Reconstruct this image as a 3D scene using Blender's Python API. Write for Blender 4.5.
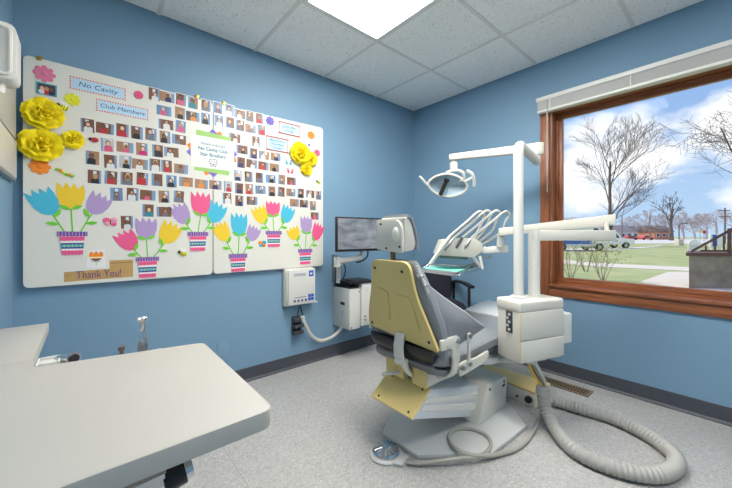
import bpy, bmesh, math, random
from mathutils import Vector, Matrix

for _o in list(bpy.data.objects):
    bpy.data.objects.remove(_o)
scene = bpy.context.scene
COL = scene.collection
random.seed(7)
PI = math.pi

# ------------------------------------------------------------------ camera
FPX, CXP, CYP = 323.0, 366.0, 235.6          # focal length / principal point, frame 732 x 488
CAM = Vector((-2.738, -2.365, 1.068))
YAW = math.radians(40.77)
FWD = Vector((math.sin(YAW), math.cos(YAW), 0))
RGT = Vector((math.cos(YAW), -math.sin(YAW), 0))
cd = bpy.data.cameras.new('camera')
cd.sensor_width = 36.0
cd.lens = FPX / 732.0 * 36.0
cd.shift_y = -(244.0 - CYP) / 732.0
cd.clip_start = 0.02
cd.clip_end = 1500
cam = bpy.data.objects.new('camera', cd)
cam.location = CAM
cam.rotation_euler = (PI / 2, 0, -YAW)
COL.objects.link(cam)
scene.camera = cam

# ------------------------------------------------------------------ world: blue sky with cumulus
world = bpy.data.worlds.new('sky')
scene.world = world
world.use_nodes = True
wn, wl = world.node_tree.nodes, world.node_tree.links
wn.clear()
w_out = wn.new('ShaderNodeOutputWorld')
w_bg = wn.new('ShaderNodeBackground')
w_bg.inputs['Strength'].default_value = 0.72
w_tc = wn.new('ShaderNodeTexCoord')
w_sep = wn.new('ShaderNodeSeparateXYZ')
wl.new(w_tc.outputs['Generated'], w_sep.inputs[0])
w_ramp = wn.new('ShaderNodeValToRGB')
w_ramp.color_ramp.elements[0].position = 0.0
w_ramp.color_ramp.elements[0].color = (0.52, 0.72, 0.95, 1)
w_ramp.color_ramp.elements[1].position = 0.6
w_ramp.color_ramp.elements[1].color = (0.10, 0.28, 0.74, 1)
wl.new(w_sep.outputs['Z'], w_ramp.inputs['Fac'])
w_map = wn.new('ShaderNodeMapping')
w_map.inputs['Scale'].default_value = (1.0, 1.0, 1.9)
w_map.inputs['Location'].default_value = (0.7, 1.9, 0.4)
wl.new(w_tc.outputs['Generated'], w_map.inputs['Vector'])
w_noise = wn.new('ShaderNodeTexNoise')
w_noise.inputs['Scale'].default_value = 2.6
w_noise.inputs['Detail'].default_value = 9.0
w_noise.inputs['Roughness'].default_value = 0.55
wl.new(w_map.outputs['Vector'], w_noise.inputs['Vector'])
w_cr = wn.new('ShaderNodeValToRGB')
w_cr.color_ramp.elements[0].position = 0.49
w_cr.color_ramp.elements[0].color = (0, 0, 0, 1)
w_cr.color_ramp.elements[1].position = 0.585
w_cr.color_ramp.elements[1].color = (1, 1, 1, 1)
wl.new(w_noise.outputs['Fac'], w_cr.inputs['Fac'])
w_mix = wn.new('ShaderNodeMixRGB')
w_mix.inputs['Color2'].default_value = (1.1, 1.12, 1.15, 1)
wl.new(w_cr.outputs['Color'], w_mix.inputs['Fac'])
wl.new(w_ramp.outputs['Color'], w_mix.inputs['Color1'])
wl.new(w_mix.outputs['Color'], w_bg.inputs['Color'])
wl.new(w_bg.outputs['Background'], w_out.inputs['Surface'])

sd = bpy.data.lights.new('sun', 'SUN')
sd.energy = 3.0
sd.angle = math.radians(1.0)
sd.color = (1.0, 0.95, 0.86)
sun = bpy.data.objects.new('sun', sd)
sun.rotation_euler = (math.radians(-38), math.radians(-14), 0)   # high, from behind the building
COL.objects.link(sun)

vs = scene.view_settings
vs.view_transform = 'Standard'
vs.look = 'None'
vs.gamma = 1.0
vs.use_curve_mapping = False
vs.exposure = 0.5
LAMP_STRENGTH = 20.5


# ------------------------------------------------------------------ pixel helpers (photograph -> place)
def ray(px, py):
    return FWD + RGT * ((px - CXP) / FPX) + Vector((0, 0, (CYP - py) / FPX))


def PD(px, py, d):
    return CAM + ray(px, py) * d


def PP(px, py, axis, val):
    r = ray(px, py)
    return CAM + r * ((val - CAM[axis]) / r[axis])


def PX(px, py, v): return PP(px, py, 0, v)
def PY(px, py, v): return PP(px, py, 1, v)
def PZ(px, py, v): return PP(px, py, 2, v)


# ------------------------------------------------------------------ materials
def lin(c):
    out = []
    for v in c[:3]:
        v = v / 255.0
        out.append(v / 12.92 if v <= 0.04045 else ((v + 0.055) / 1.055) ** 2.4)
    return (out[0], out[1], out[2], 1.0)


MATS = {}


def mat(name, rgb, rough=0.5, metal=0.0, spec=0.5, noise=None, bump=None, emit=0.0):
    """noise = (scale, amount 0..1, second rgb) colour grain; bump = (scale, strength)"""
    if name in MATS:
        return MATS[name]
    m = bpy.data.materials.new(name)
    m.use_nodes = True
    nt = m.node_tree
    b = nt.nodes['Principled BSDF']
    b.inputs['Base Color'].default_value = lin(rgb)
    b.inputs['Roughness'].default_value = rough
    b.inputs['Metallic'].default_value = metal
    b.inputs['Specular IOR Level'].default_value = spec
    tc = None
    if noise or bump:
        tc = nt.nodes.new('ShaderNodeTexCoord')
    if noise:
        n = nt.nodes.new('ShaderNodeTexNoise')
        n.inputs['Scale'].default_value = noise[0]
        n.inputs['Detail'].default_value = 4.0
        nt.links.new(tc.outputs['Object'], n.inputs['Vector'])
        r = nt.nodes.new('ShaderNodeValToRGB')
        r.color_ramp.elements[0].position = 0.5 - 0.25
        r.color_ramp.elements[1].position = 0.5 + 0.25
        c1, c2 = lin(rgb), lin(noise[2])
        a = noise[1]
        r.color_ramp.elements[0].color = c1
        r.color_ramp.elements[1].color = tuple(c1[i] * (1 - a) + c2[i] * a for i in range(3)) + (1,)
        nt.links.new(n.outputs['Fac'], r.inputs['Fac'])
        nt.links.new(r.outputs['Color'], b.inputs['Base Color'])
    if bump:
        n2 = nt.nodes.new('ShaderNodeTexNoise')
        n2.inputs['Scale'].default_value = bump[0]
        n2.inputs['Detail'].default_value = 3.0
        nt.links.new(tc.outputs['Object'], n2.inputs['Vector'])
        bp = nt.nodes.new('ShaderNodeBump')
        bp.inputs['Strength'].default_value = bump[1]
        bp.inputs['Distance'].default_value = 0.004
        nt.links.new(n2.outputs['Fac'], bp.inputs['Height'])
        nt.links.new(bp.outputs['Normal'], b.inputs['Normal'])
    if emit:
        b.inputs['Emission Color'].default_value = lin(rgb)
        b.inputs['Emission Strength'].default_value = emit
    MATS[name] = m
    return m


def speckle_floor():
    m = mat('speckled_vinyl', (190, 188, 184), 0.38)
    nt = m.node_tree
    b = nt.nodes['Principled BSDF']
    tc = nt.nodes.new('ShaderNodeTexCoord')
    base = nt.nodes.new('ShaderNodeTexNoise')
    base.inputs['Scale'].default_value = 60
    base.inputs['Detail'].default_value = 5
    nt.links.new(tc.outputs['Object'], base.inputs['Vector'])
    r0 = nt.nodes.new('ShaderNodeValToRGB')
    r0.color_ramp.elements[0].position = 0.3
    r0.color_ramp.elements[0].color = lin((168, 166, 163))
    r0.color_ramp.elements[1].position = 0.7
    r0.color_ramp.elements[1].color = lin((190, 188, 185))
    nt.links.new(base.outputs['Fac'], r0.inputs['Fac'])
    prev = r0.outputs['Color']
    for sc, lo, hi, col, seed in ((95, 0.0, 0.20, (120, 117, 114), 0.0), (70, 0.0, 0.17, (218, 216, 212), 3.3), (140, 0.0, 0.22, (142, 138, 133), 7.1)):
        mp = nt.nodes.new('ShaderNodeMapping')
        mp.inputs['Location'].default_value = (seed, seed * 1.7, 0)
        nt.links.new(tc.outputs['Object'], mp.inputs['Vector'])
        v = nt.nodes.new('ShaderNodeTexVoronoi')
        v.inputs['Scale'].default_value = sc
        nt.links.new(mp.outputs['Vector'], v.inputs['Vector'])
        r = nt.nodes.new('ShaderNodeValToRGB')
        r.color_ramp.elements[0].position = hi
        r.color_ramp.elements[0].color = (0.8, 0.8, 0.8, 1)
        r.color_ramp.elements[1].position = hi + 0.10
        r.color_ramp.elements[1].color = (0, 0, 0, 1)
        nt.links.new(v.outputs['Distance'], r.inputs['Fac'])
        # only some of the cells carry a chip
        sp = nt.nodes.new('ShaderNodeSeparateColor')
        nt.links.new(v.outputs['Color'], sp.inputs[0])
        gt = nt.nodes.new('ShaderNodeMath')
        gt.operation = 'GREATER_THAN'
        gt.inputs[1].default_value = 0.55
        nt.links.new(sp.outputs[0], gt.inputs[0])
        mu = nt.nodes.new('ShaderNodeMath')
        mu.operation = 'MULTIPLY'
        nt.links.new(gt.outputs[0], mu.inputs[0])
        nt.links.new(r.outputs['Color'], mu.inputs[1])
        mx = nt.nodes.new('ShaderNodeMixRGB')
        mx.inputs['Color2'].default_value = lin(col)
        nt.links.new(mu.outputs[0], mx.inputs['Fac'])
        nt.links.new(prev, mx.inputs['Color1'])
        prev = mx.outputs['Color']
    nt.links.new(prev, b.inputs['Base Color'])
    return m


def wood_mat(name, c1, c2, axis='z'):
    m = mat(name, c1, 0.38)
    nt = m.node_tree
    b = nt.nodes['Principled BSDF']
    tc = nt.nodes.new('ShaderNodeTexCoord')
    mp = nt.nodes.new('ShaderNodeMapping')
    mp.inputs['Scale'].default_value = {'z': (40, 40, 2.5), 'y': (40, 2.5, 40)}[axis]
    nt.links.new(tc.outputs['Object'], mp.inputs['Vector'])
    n = nt.nodes.new('ShaderNodeTexNoise')
    n.inputs['Scale'].default_value = 1.5
    n.inputs['Detail'].default_value = 6
    nt.links.new(mp.outputs['Vector'], n.inputs['Vector'])
    r = nt.nodes.new('ShaderNodeValToRGB')
    r.color_ramp.elements[0].position = 0.3
    r.color_ramp.elements[0].color = lin(c1)
    r.color_ramp.elements[1].position = 0.7
    r.color_ramp.elements[1].color = lin(c2)
    nt.links.new(n.outputs['Fac'], r.inputs['Fac'])
    nt.links.new(r.outputs['Color'], b.inputs['Base Color'])
    return m


def ceiling_mat():
    m = mat('fissured_ceiling', (212, 210, 205), 0.95, spec=0.1)
    nt = m.node_tree
    b = nt.nodes['Principled BSDF']
    tc = nt.nodes.new('ShaderNodeTexCoord')
    n = nt.nodes.new('ShaderNodeTexNoise')
    n.inputs['Scale'].default_value = 95
    n.inputs['Detail'].default_value = 4
    n.inputs['Distortion'].default_value = 1.2
    geo = nt.nodes.new('ShaderNodeNewGeometry')
    nt.links.new(geo.outputs['Position'], n.inputs['Vector'])
    r = nt.nodes.new('ShaderNodeValToRGB')
    r.color_ramp.elements[0].position = 0.33
    r.color_ramp.elements[0].color = lin((206, 204, 199))
    r.color_ramp.elements[1].position = 0.42
    r.color_ramp.elements[1].color = lin((250, 249, 246))
    nt.links.new(n.outputs['Fac'], r.inputs['Fac'])
    nt.links.new(r.outputs['Color'], b.inputs['Base Color'])
    bp = nt.nodes.new('ShaderNodeBump')
    bp.inputs['Strength'].default_value = 0.5
    bp.inputs['Distance'].default_value = 0.003
    nt.links.new(n.outputs['Fac'], bp.inputs['Height'])
    nt.links.new(bp.outputs['Normal'], b.inputs['Normal'])
    return m


def glass_mat(name, tint=(255, 255, 255), gloss=0.06):
    m = bpy.data.materials.new(name)
    m.use_nodes = True
    nt = m.node_tree
    nt.nodes.clear()
    o = nt.nodes.new('ShaderNodeOutputMaterial')
    t = nt.nodes.new('ShaderNodeBsdfTransparent')
    t.inputs['Color'].default_value = lin(tint)
    g = nt.nodes.new('ShaderNodeBsdfGlossy')
    g.inputs['Roughness'].default_value = 0.02
    mx = nt.nodes.new('ShaderNodeMixShader')
    mx.inputs['Fac'].default_value = gloss
    nt.links.new(t.outputs[0], mx.inputs[1])
    nt.links.new(g.outputs[0], mx.inputs[2])
    nt.links.new(mx.outputs[0], o.inputs['Surface'])
    return m


def lamp_mat(name, rgb, strength):
    m = bpy.data.materials.new(name)
    m.use_nodes = True
    nt = m.node_tree
    nt.nodes.clear()
    o = nt.nodes.new('ShaderNodeOutputMaterial')
    e = nt.nodes.new('ShaderNodeEmission')
    e.inputs['Color'].default_value = lin(rgb)
    e.inputs['Strength'].default_value = strength
    nt.links.new(e.outputs[0], o.inputs['Surface'])
    return m


M_WALL = mat('blue_wall_paint', (126, 160, 185), 0.55, spec=0.3, bump=(220, 0.06))
M_CEIL = ceiling_mat()
M_TEE = mat('ceiling_tee', (226, 224, 219), 0.6)
M_FLOOR = speckle_floor()
M_COVE = mat('grey_cove_base', (72, 76, 84), 0.5)
M_WOODV = wood_mat('window_wood_upright', (112, 62, 38), (172, 104, 64), 'z')
M_WOODH = wood_mat('window_wood_level', (112, 62, 38), (172, 104, 64), 'y')
M_BOARD = mat('whiteboard_face', (230, 227, 217), 0.30)
M_COUNTER = mat('laminate_offwhite', (188, 184, 176), 0.45, noise=(3, 0.25, (180, 174, 164)))
M_COUNTER_E = mat('laminate_edge', (188, 186, 181), 0.5)
M_WHITE = mat('white_enamel', (226, 224, 217), 0.32)
M_CREAM = mat('cream_enamel', (222, 218, 206), 0.35)
M_YELLOW = mat('aged_yellow_plastic', (226, 202, 134), 0.42, noise=(6, 0.35, (210, 182, 110)))
M_GREYW = mat('pale_grey_enamel', (206, 206, 203), 0.38, noise=(9, 0.3, (182, 182, 178)))
M_VINYL = mat('grey_vinyl', (134, 138, 142), 0.36, bump=(60, 0.12))
M_VINYL_L = mat('pale_vinyl', (204, 205, 205), 0.3)
M_ARMW = mat('cool_white_plastic', (222, 224, 227), 0.35)
M_VINYL_D = mat('grey_vinyl_dark', (112, 115, 119), 0.4)
M_CHROME = mat('chrome', (205, 207, 210), 0.16, metal=1.0)
M_STEEL = mat('brushed_steel', (170, 172, 174), 0.32, metal=1.0)
M_BLACK = mat('black_plastic', (26, 26, 29), 0.4)
M_DARK = mat('dark_grey_plastic', (64, 66, 70), 0.5)
M_NAVY = mat('dark_navy_fabric', (38, 37, 50), 0.9, bump=(300, 0.2))
M_HOSE = mat('grey_corrugated_hose', (176, 174, 168), 0.5)
M_TUBE = mat('pale_tubing', (216, 213, 204), 0.42)
M_CABLE = mat('grey_cable', (168, 165, 155), 0.45)
M_MINT = mat('mint_tray_paper', (128, 214, 196), 0.8)
M_BLUE = mat('blue_print', (44, 98, 190), 0.5)
M_INK = mat('grey_print', (120, 124, 130), 0.6)
M_BRONZE = mat('bronze_vent', (150, 128, 104), 0.45, metal=0.4)
M_BRASS = mat('brass', (205, 165, 80), 0.3, metal=1.0)
M_SCREW = mat('dark_screw', (58, 48, 36), 0.5)
M_GLASS = glass_mat('window_glass', gloss=0.003)
M_SHIELD = glass_mat('lamp_shield', (222, 240, 250), 0.18)


# ------------------------------------------------------------------ mesh builder
class B:
    def __init__(self):
        self.bm = bmesh.new()

    def _xf(self, verts, mx):
        if mx is not None:
            for v in verts:
                v.co = mx @ v.co

    def box(self, c, s, rz=0.0, bev=0.0, seg=2, mx=None):
        t = bmesh.new()
        bmesh.ops.create_cube(t, size=1.0)
        for v in t.verts:
            v.co = Vector((v.co.x * s[0], v.co.y * s[1], v.co.z * s[2]))
        if bev > 0:
            bmesh.ops.bevel(t, geom=list(t.edges), offset=bev, segments=seg, profile=0.5, affect='EDGES', clamp_overlap=True)
        m = Matrix.Translation(Vector(c)) @ Matrix.Rotation(rz, 4, 'Z')
        if mx is not None:
            m = mx @ m
        return self._join(t, m)

    def bb(self, x0, x1, y0, y1, z0, z1, bev=0.0, seg=2):
        return self.box(((x0 + x1) / 2, (y0 + y1) / 2, (z0 + z1) / 2), (abs(x1 - x0), abs(y1 - y0), abs(z1 - z0)), 0, bev, seg)

    def _join(self, t, m=None):
        mp = {}
        for v in t.verts:
            mp[v] = self.bm.verts.new(m @ v.co if m is not None else v.co)
        for f in t.faces:
            try:
                nf = self.bm.faces.new([mp[v] for v in f.verts])
                nf.material_index = f.material_index
            except ValueError:
                pass
        t.free()
        return self

    def prism(self, pts, d, bev=0.0, seg=1):
        """closed polygon of 3D points pushed along vector d"""
        d = Vector(d)
        t = bmesh.new()
        a = [t.verts.new(Vector(p)) for p in pts]
        b = [t.verts.new(Vector(p) + d) for p in pts]
        n = len(pts)
        t.faces.new(a)
        t.faces.new(list(reversed(b)))
        for i in range(n):
            t.faces.new([a[i], b[i], b[(i + 1) % n], a[(i + 1) % n]])
        bmesh.ops.recalc_face_normals(t, faces=list(t.faces))
        if bev > 0:
            bmesh.ops.bevel(t, geom=list(t.edges), offset=bev, segments=seg, profile=0.5, affect='EDGES', clamp_overlap=True)
        return self._join(t)

    def cone(self, p0, p1, r0, r1=None, n=14, cap=True):
        r1 = r0 if r1 is None else r1
        p0, p1 = Vector(p0), Vector(p1)
        z = (p1 - p0).normalized()
        x = z.orthogonal().normalized()
        y = z.cross(x)
        ra, rb = [], []
        for i in range(n):
            a = 2 * PI * i / n
            d = x * math.cos(a) + y * math.sin(a)
            ra.append(self.bm.verts.new(p0 + d * r0))
            rb.append(self.bm.verts.new(p1 + d * r1))
        for i in range(n):
            self.bm.faces.new([ra[i], ra[(i + 1) % n], rb[(i + 1) % n], rb[i]])
        if cap:
            if r0 > 1e-5:
                self.bm.faces.new(list(reversed(ra)))
            if r1 > 1e-5:
                self.bm.faces.new(rb)
        return self

    def tube(self, pts, r, n=10, cap=True):
        """r: number or list per point"""
        pts = [Vector(p) for p in pts]
        m = len(pts)
        rs = r if isinstance(r, (list, tuple)) else [r] * m
        tang = []
        for i in range(m):
            a = pts[max(i - 1, 0)]
            b = pts[min(i + 1, m - 1)]
            tang.append((b - a).normalized())
        x = tang[0].orthogonal().normalized()
        rings = []
        for i in range(m):
            t = tang[i]
            x = (x - t * x.dot(t))
            x = x.normalized() if x.length > 1e-6 else t.orthogonal().normalized()
            y = t.cross(x)
            rings.append([self.bm.verts.new(pts[i] + (x * math.cos(2 * PI * k / n) + y * math.sin(2 * PI * k / n)) * rs[i]) for k in range(n)])
        for i in range(m - 1):
            for k in range(n):
                self.bm.faces.new([rings[i][k], rings[i][(k + 1) % n], rings[i + 1][(k + 1) % n], rings[i + 1][k]])
        if cap:
            self.bm.faces.new(list(reversed(rings[0])))
            self.bm.faces.new(rings[-1])
        return self

    def lathe(self, prof, c, axis=(0, 0, 1), n=24):
        """prof: (radius, height) pairs about axis through c"""
        z = Vector(axis).normalized()
        x = z.orthogonal().normalized()
        y = z.cross(x)
        c = Vector(c)
        rings = []
        for (r, h) in prof:
            rings.append([self.bm.verts.new(c + z * h + (x * math.cos(2 * PI * k / n) + y * math.sin(2 * PI * k / n)) * max(r, 1e-4)) for k in range(n)])
        for i in range(len(prof) - 1):
            for k in range(n):
                self.bm.faces.new([rings[i][k], rings[i][(k + 1) % n], rings[i + 1][(k + 1) % n], rings[i + 1][k]])
        self.bm.faces.new(list(reversed(rings[0])))
        self.bm.faces.new(rings[-1])
        return self

    def sweep(self, path, hw, ht, side, n=20, e=3.5):
        """superellipse section: half width hw along side, half thickness ht, along path"""
        path = [Vector(p) for p in path]
        side = Vector(side).normalized()
        m = len(path)
        hw = hw if isinstance(hw, (list, tuple)) else [hw] * m
        ht = ht if isinstance(ht, (list, tuple)) else [ht] * m
        rings = []
        for i in range(m):
            t = (path[min(i + 1, m - 1)] - path[max(i - 1, 0)]).normalized()
            up = side.cross(t).normalized()
            ring = []
            for k in range(n):
                a = 2 * PI * k / n
                ca, sa = math.cos(a), math.sin(a)
                u = math.copysign(abs(ca) ** (2 / e), ca)
                v = math.copysign(abs(sa) ** (2 / e), sa)
                ring.append(self.bm.verts.new(path[i] + side * (u * hw[i]) + up * (v * ht[i])))
            rings.append(ring)
        for i in range(m - 1):
            for k in range(n):
                self.bm.faces.new([rings[i][k], rings[i][(k + 1) % n], rings[i + 1][(k + 1) % n], rings[i + 1][k]])
        self.bm.faces.new(list(reversed(rings[0])))
        self.bm.faces.new(rings[-1])
        return self

    def ball(self, c, r, mx=None, seg=14):
        t = bmesh.new()
        bmesh.ops.create_uvsphere(t, u_segments=seg, v_segments=max(6, seg // 2 + 1), radius=1.0)
        r = r if isinstance(r, (list, tuple)) else (r, r, r)
        m = Matrix.Translation(Vector(c)) @ (mx if mx is not None else Matrix.Identity(4)) @ Matrix.Diagonal((r[0], r[1], r[2], 1))
        return self._join(t, m)

    def mesh(self, verts, faces):
        vs_ = [self.bm.verts.new(Vector(v)) for v in verts]
        for f in faces:
            self.bm.faces.new([vs_[i] for i in f])
        return self

    def build(self, name, m, parent=None, smooth=True, ang=35):
        bm = self.bm
        bmesh.ops.recalc_face_normals(bm, faces=list(bm.faces))
        lo = Vector((1e9,) * 3)
        hi = Vector((-1e9,) * 3)
        for v in bm.verts:
            for i in range(3):
                lo[i] = min(lo[i], v.co[i])
                hi[i] = max(hi[i], v.co[i])
        org = Vector(((lo.x + hi.x) / 2, (lo.y + hi.y) / 2, lo.z))
        for v in bm.verts:
            v.co -= org
        me = bpy.data.meshes.new(name)
        bm.to_mesh(me)
        bm.free()
        for mm in (m if isinstance(m, (list, tuple)) else [m]):
            me.materials.append(mm)
        if smooth:
            me.polygons.foreach_set('use_smooth', [True] * len(me.polygons))
            me.set_sharp_from_angle(angle=math.radians(ang))
        return put(name, me, org, parent)


ORG = {}


def put(name, me, org, parent=None):
    o = bpy.data.objects.new(name, me)
    COL.objects.link(o)
    ORG[o.name] = Vector(org)
    if parent is not None:
        o.parent = parent
        o.location = Vector(org) - ORG[parent.name]
    else:
        o.location = org
    return o


def thing(name, label, cat, loc=(0, 0, 0), group=None, kind=None):
    o = bpy.data.objects.new(name, None)
    COL.objects.link(o)
    o.empty_display_size = 0.1
    o.location = loc
    ORG[o.name] = Vector(loc)
    return tag(o, label, cat, group, kind)


def tag(o, label=None, cat=None, group=None, kind=None):
    if label:
        o['label'] = label
    if cat:
        o['category'] = cat
    if group:
        o['group'] = group
    if kind:
        o['kind'] = kind
    return o


def struct(o, label, cat):
    return tag(o, label, cat, None, 'structure')


def smoothpath(pts, sub=8, closed=False):
    pts = [Vector(p) for p in pts]
    n = len(pts)
    out = []
    for i in range(n - 1):
        p0, p1, p2, p3 = pts[max(i - 1, 0)], pts[i], pts[i + 1], pts[min(i + 2, n - 1)]
        for k in range(sub):
            t = k / sub
            out.append(0.5 * ((2 * p1) + (p2 - p0) * t + (2 * p0 - 5 * p1 + 4 * p2 - p3) * t * t + (3 * p1 - p0 - 3 * p2 + p3) * t ** 3))
    out.append(pts[-1])
    return out


def rounded(poly, r, seg=5):
    """round the corners of a 2D polygon"""
    n = len(poly)
    out = []
    for i in range(n):
        p = Vector(poly[i])
        a = Vector(poly[i - 1]) - p
        b = Vector(poly[(i + 1) % n]) - p
        rr = r[i] if isinstance(r, (list, tuple)) else r
        rr = min(rr, a.length * 0.49, b.length * 0.49)
        if rr <= 1e-5:
            out.append(p)
            continue
        s, e = p + a.normalized() * rr, p + b.normalized() * rr
        for k in range(seg + 1):
            t = k / seg
            out.append((1 - t) ** 2 * s + 2 * t * (1 - t) * p + t * t * e)
    return out


def text_mesh(body, size, depth=0.0006, align='CENTER', bold=0.0):
    cu = bpy.data.curves.new('lettering', 'FONT')
    cu.body = body
    cu.size = size
    cu.extrude = depth
    cu.offset = bold
    cu.align_x = align
    cu.align_y = 'CENTER'
    cu.resolution_u = 3
    cu.space_line = 1.05
    o = bpy.data.objects.new('lettering_tmp', cu)
    COL.objects.link(o)
    dg = bpy.context.evaluated_depsgraph_get()
    me = bpy.data.meshes.new_from_object(o.evaluated_get(dg))
    bpy.data.objects.remove(o)
    me.name = 'lettering'
    return me


def lettering(body, size, loc, rot, m, parent, sx=1.0, name='lettering', bold=0.0, shear=0.0):
    me = text_mesh(body, size, bold=bold)
    R_ = rot.to_4x4() @ Matrix(((sx, shear, 0, 0), (0, 1, 0, 0), (0, 0, 1, 0), (0, 0, 0, 1)))
    me.transform(R_)
    me.materials.clear()
    me.materials.append(m)
    return put(name, me, loc, parent)


ROT_WALL = Matrix.Rotation(PI / 2, 3, 'X')      # text facing -Y

# ================================================================== THE ROOM
RX, RY, RZ = -3.02, -3.70, 2.44
fl = struct(B().bb(RX - 0.2, 0.2, RY - 0.2, 0.2, -0.12, -0.004).build('floor', M_FLOOR), 'speckled pale grey vinyl floor of the treatment room', 'floor')
# two widths of sheet vinyl that meet in a seam
B().bb(RX, -2.2205, RY, 0.0, -0.004, 0.0).build('vinyl_sheet', M_FLOOR, fl)
B().bb(-2.2195, 0.0, RY, 0.0, -0.004, 0.0).build('vinyl_sheet', M_FLOOR, fl)
struct(B().bb(RX - 0.2, 0.2, 0.0, 0.2, 0.0, 2.6).build('wall_left', M_WALL), 'blue painted wall behind the photo board', 'wall')
struct(B().bb(RX - 0.2, RX, RY - 0.2, 0.0, 0.0, 2.6).build('wall_side', M_WALL), 'blue painted side wall at the left edge', 'wall')
struct(B().bb(RX, 0.2, RY - 0.2, RY, 0.0, 2.6).build('wall_back', M_WALL), 'blue painted wall opposite the photo board', 'wall')
WY0, WY1, WZ0, WZ1 = -2.92, -1.392, 0.69, 2.045      # window opening
wr = B()
wr.bb(0.0, 0.2, WY1, 0.0, 0.0, 2.6)
wr.bb(0.0, 0.2, RY, WY0, 0.0, 2.6)
wr.bb(0.0, 0.2, WY0, WY1, 0.0, WZ0)
wr.bb(0.0, 0.2, WY0, WY1, WZ1, 2.6)
struct(wr.build('wall_right', M_WALL), 'blue painted wall around the picture window', 'wall')

# ceiling: slab, tee grid and lay-in tiles
ce = struct(B().bb(RX - 0.2, 0.2, RY - 0.2, 0.2, 2.47, 2.62).build('ceiling', mat('ceiling_slab', (150, 148, 145), 0.9)), 'suspended ceiling of pale fissured tiles', 'ceiling')
xs = [0.0] + [-0.575 - 0.61 * k for k in range(5)]
xs = [x for x in xs if x > RX] + [RX]
ys = [0.0] + [-0.685 - 0.61 * k for k in range(6)]
ys = [y for y in ys if y > RY] + [RY]
for x in xs[1:-1]:
    B().bb(x - 0.012, x + 0.012, RY, 0, 2.4405, 2.47).build('tee_runner', M_TEE, ce)
for i in range(len(xs) - 1):
    for y in ys[1:-1]:
        B().bb(xs[i + 1] + 0.012, xs[i] - 0.012, y - 0.012, y + 0.012, 2.4405, 2.468).build('cross_tee', M_TEE, ce)
LX0, LX1 = -1.795, -1.185
LIGHTS = [(-1.905, -0.685), (-3.125 - 0.0, -2.515)]
tile_cache = {}
for i in range(len(xs) - 1):
    for j in range(len(ys) - 1):
        x1, x0, y1, y0 = xs[i], xs[i + 1], ys[j], ys[j + 1]
        cx, cy = (x0 + x1) / 2, (y0 + y1) / 2
        if LX0 < cx < LX1 and any(a < cy < b for a, b in LIGHTS):
            continue
        key = (round(x1 - x0, 3), round(y1 - y0, 3))
        if key not in tile_cache:
            o = B().box((cx, cy, 2.4525), (x1 - x0 - 0.018, y1 - y0 - 0.018, 0.018), 0, 0.0).build('ceiling_tile', M_CEIL, ce)
            tile_cache[key] = o.data
        else:
            put('ceiling_tile', tile_cache[key], (cx, cy, 2.4435), ce)

# fluorescent troffers; the square one is added out of view as fill light
M_DIFF = lamp_mat('lit_diffuser', (255, 252, 246), LAMP_STRENGTH)
for k, (a, b) in enumerate(LIGHTS):
    lab = ('lit white fluorescent ceiling panel above the dental chair', 'added square fill light panel in the ceiling, unseen behind the camera')[k]
    t = thing('ceiling_light', lab, 'ceiling light', ((LX0 + LX1) / 2, (a + b) / 2, 2.43), 'fluorescent ceiling panels')
    f = B()
    w = 0.022
    f.bb(LX0 + 0.012, LX0 + 0.012 + w, a + 0.012, b - 0.012, 2.432, 2.462)
    f.bb(LX1 - 0.012 - w, LX1 - 0.012, a + 0.012, b - 0.012, 2.432, 2.462)
    f.bb(LX0 + 0.012 + w, LX1 - 0.012 - w, a + 0.012, a + 0.012 + w, 2.432, 2.462)
    f.bb(LX0 + 0.012 + w, LX1 - 0.012 - w, b - 0.012 - w, b - 0.012, 2.432, 2.462)
    f.build('frame', M_WHITE, t)
    B().bb(LX0 + 0.034, LX1 - 0.034, a + 0.034, b - 0.034, 2.438, 2.444).build('diffuser', M_DIFF, t)

# cove base: a strip with a small toe
def cove(name, p0, p1, nrm, label):
    p0, p1, nrm = Vector(p0), Vector(p1), Vector(nrm)
    prof = [(0, 0), (0.018, 0), (0.016, 0.006), (0.007, 0.018), (0.006, 0.096), (0.004, 0.1), (0, 0.1)]
    b = B().prism([p0 + nrm * q[0] + Vector((0, 0, q[1])) for q in prof], p1 - p0)
    return struct(b.build(name, M_COVE, smooth=False), label, 'baseboard')
cove('baseboard_left', (RX, 0, 0), (0, 0, 0), (0, -1, 0), 'dark grey vinyl base along the photo board wall')
cove('baseboard_right', (0, -0.018, 0), (0, RY, 0), (-1, 0, 0), 'dark grey vinyl base below the window')
cove('baseboard_side', (RX, -0.018, 0), (RX, RY, 0), (1, 0, 0), 'dark grey vinyl base along the side wall')

# ------------------------------------------------------------------ window
win = thing('window_1', 'large wooden picture window looking onto the lawn', 'window', (0, (WY0 + WY1) / 2, 0.6), kind='structure')
CW = 0.066
B().bb(-0.018, 0, WY1, WY1 + CW, 0.60, 2.11, 0.004).build('casing', M_WOODV, win)
B().bb(-0.018, 0, WY0 - CW, WY0, 0.60, 2.11, 0.004).build('casing', M_WOODV, win)
B().bb(-0.018, 0, WY0, WY1, WZ1, 2.11, 0.004).build('casing', M_WOODH, win)
B().bb(-0.018, 0, WY0, WY1, 0.60, 0.672, 0.004).build('apron', M_WOODH, win)
B().bb(-0.034, 0.075, WY0 - 0.002, WY1 + 0.002, 0.672, 0.692, 0.005).build('sill', M_WOODH, win)
for ya, yb in ((WY1 - 0.016, WY1), (WY0, WY0 + 0.016)):
    B().bb(0.0, 0.2, ya, yb, 0.692, WZ1).build('jamb', M_WOODV, win)
B().bb(0.0, 0.2, WY0 + 0.016, WY1 - 0.016, WZ1 - 0.016, WZ1).build('head_jamb', M_WOODH, win)
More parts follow.
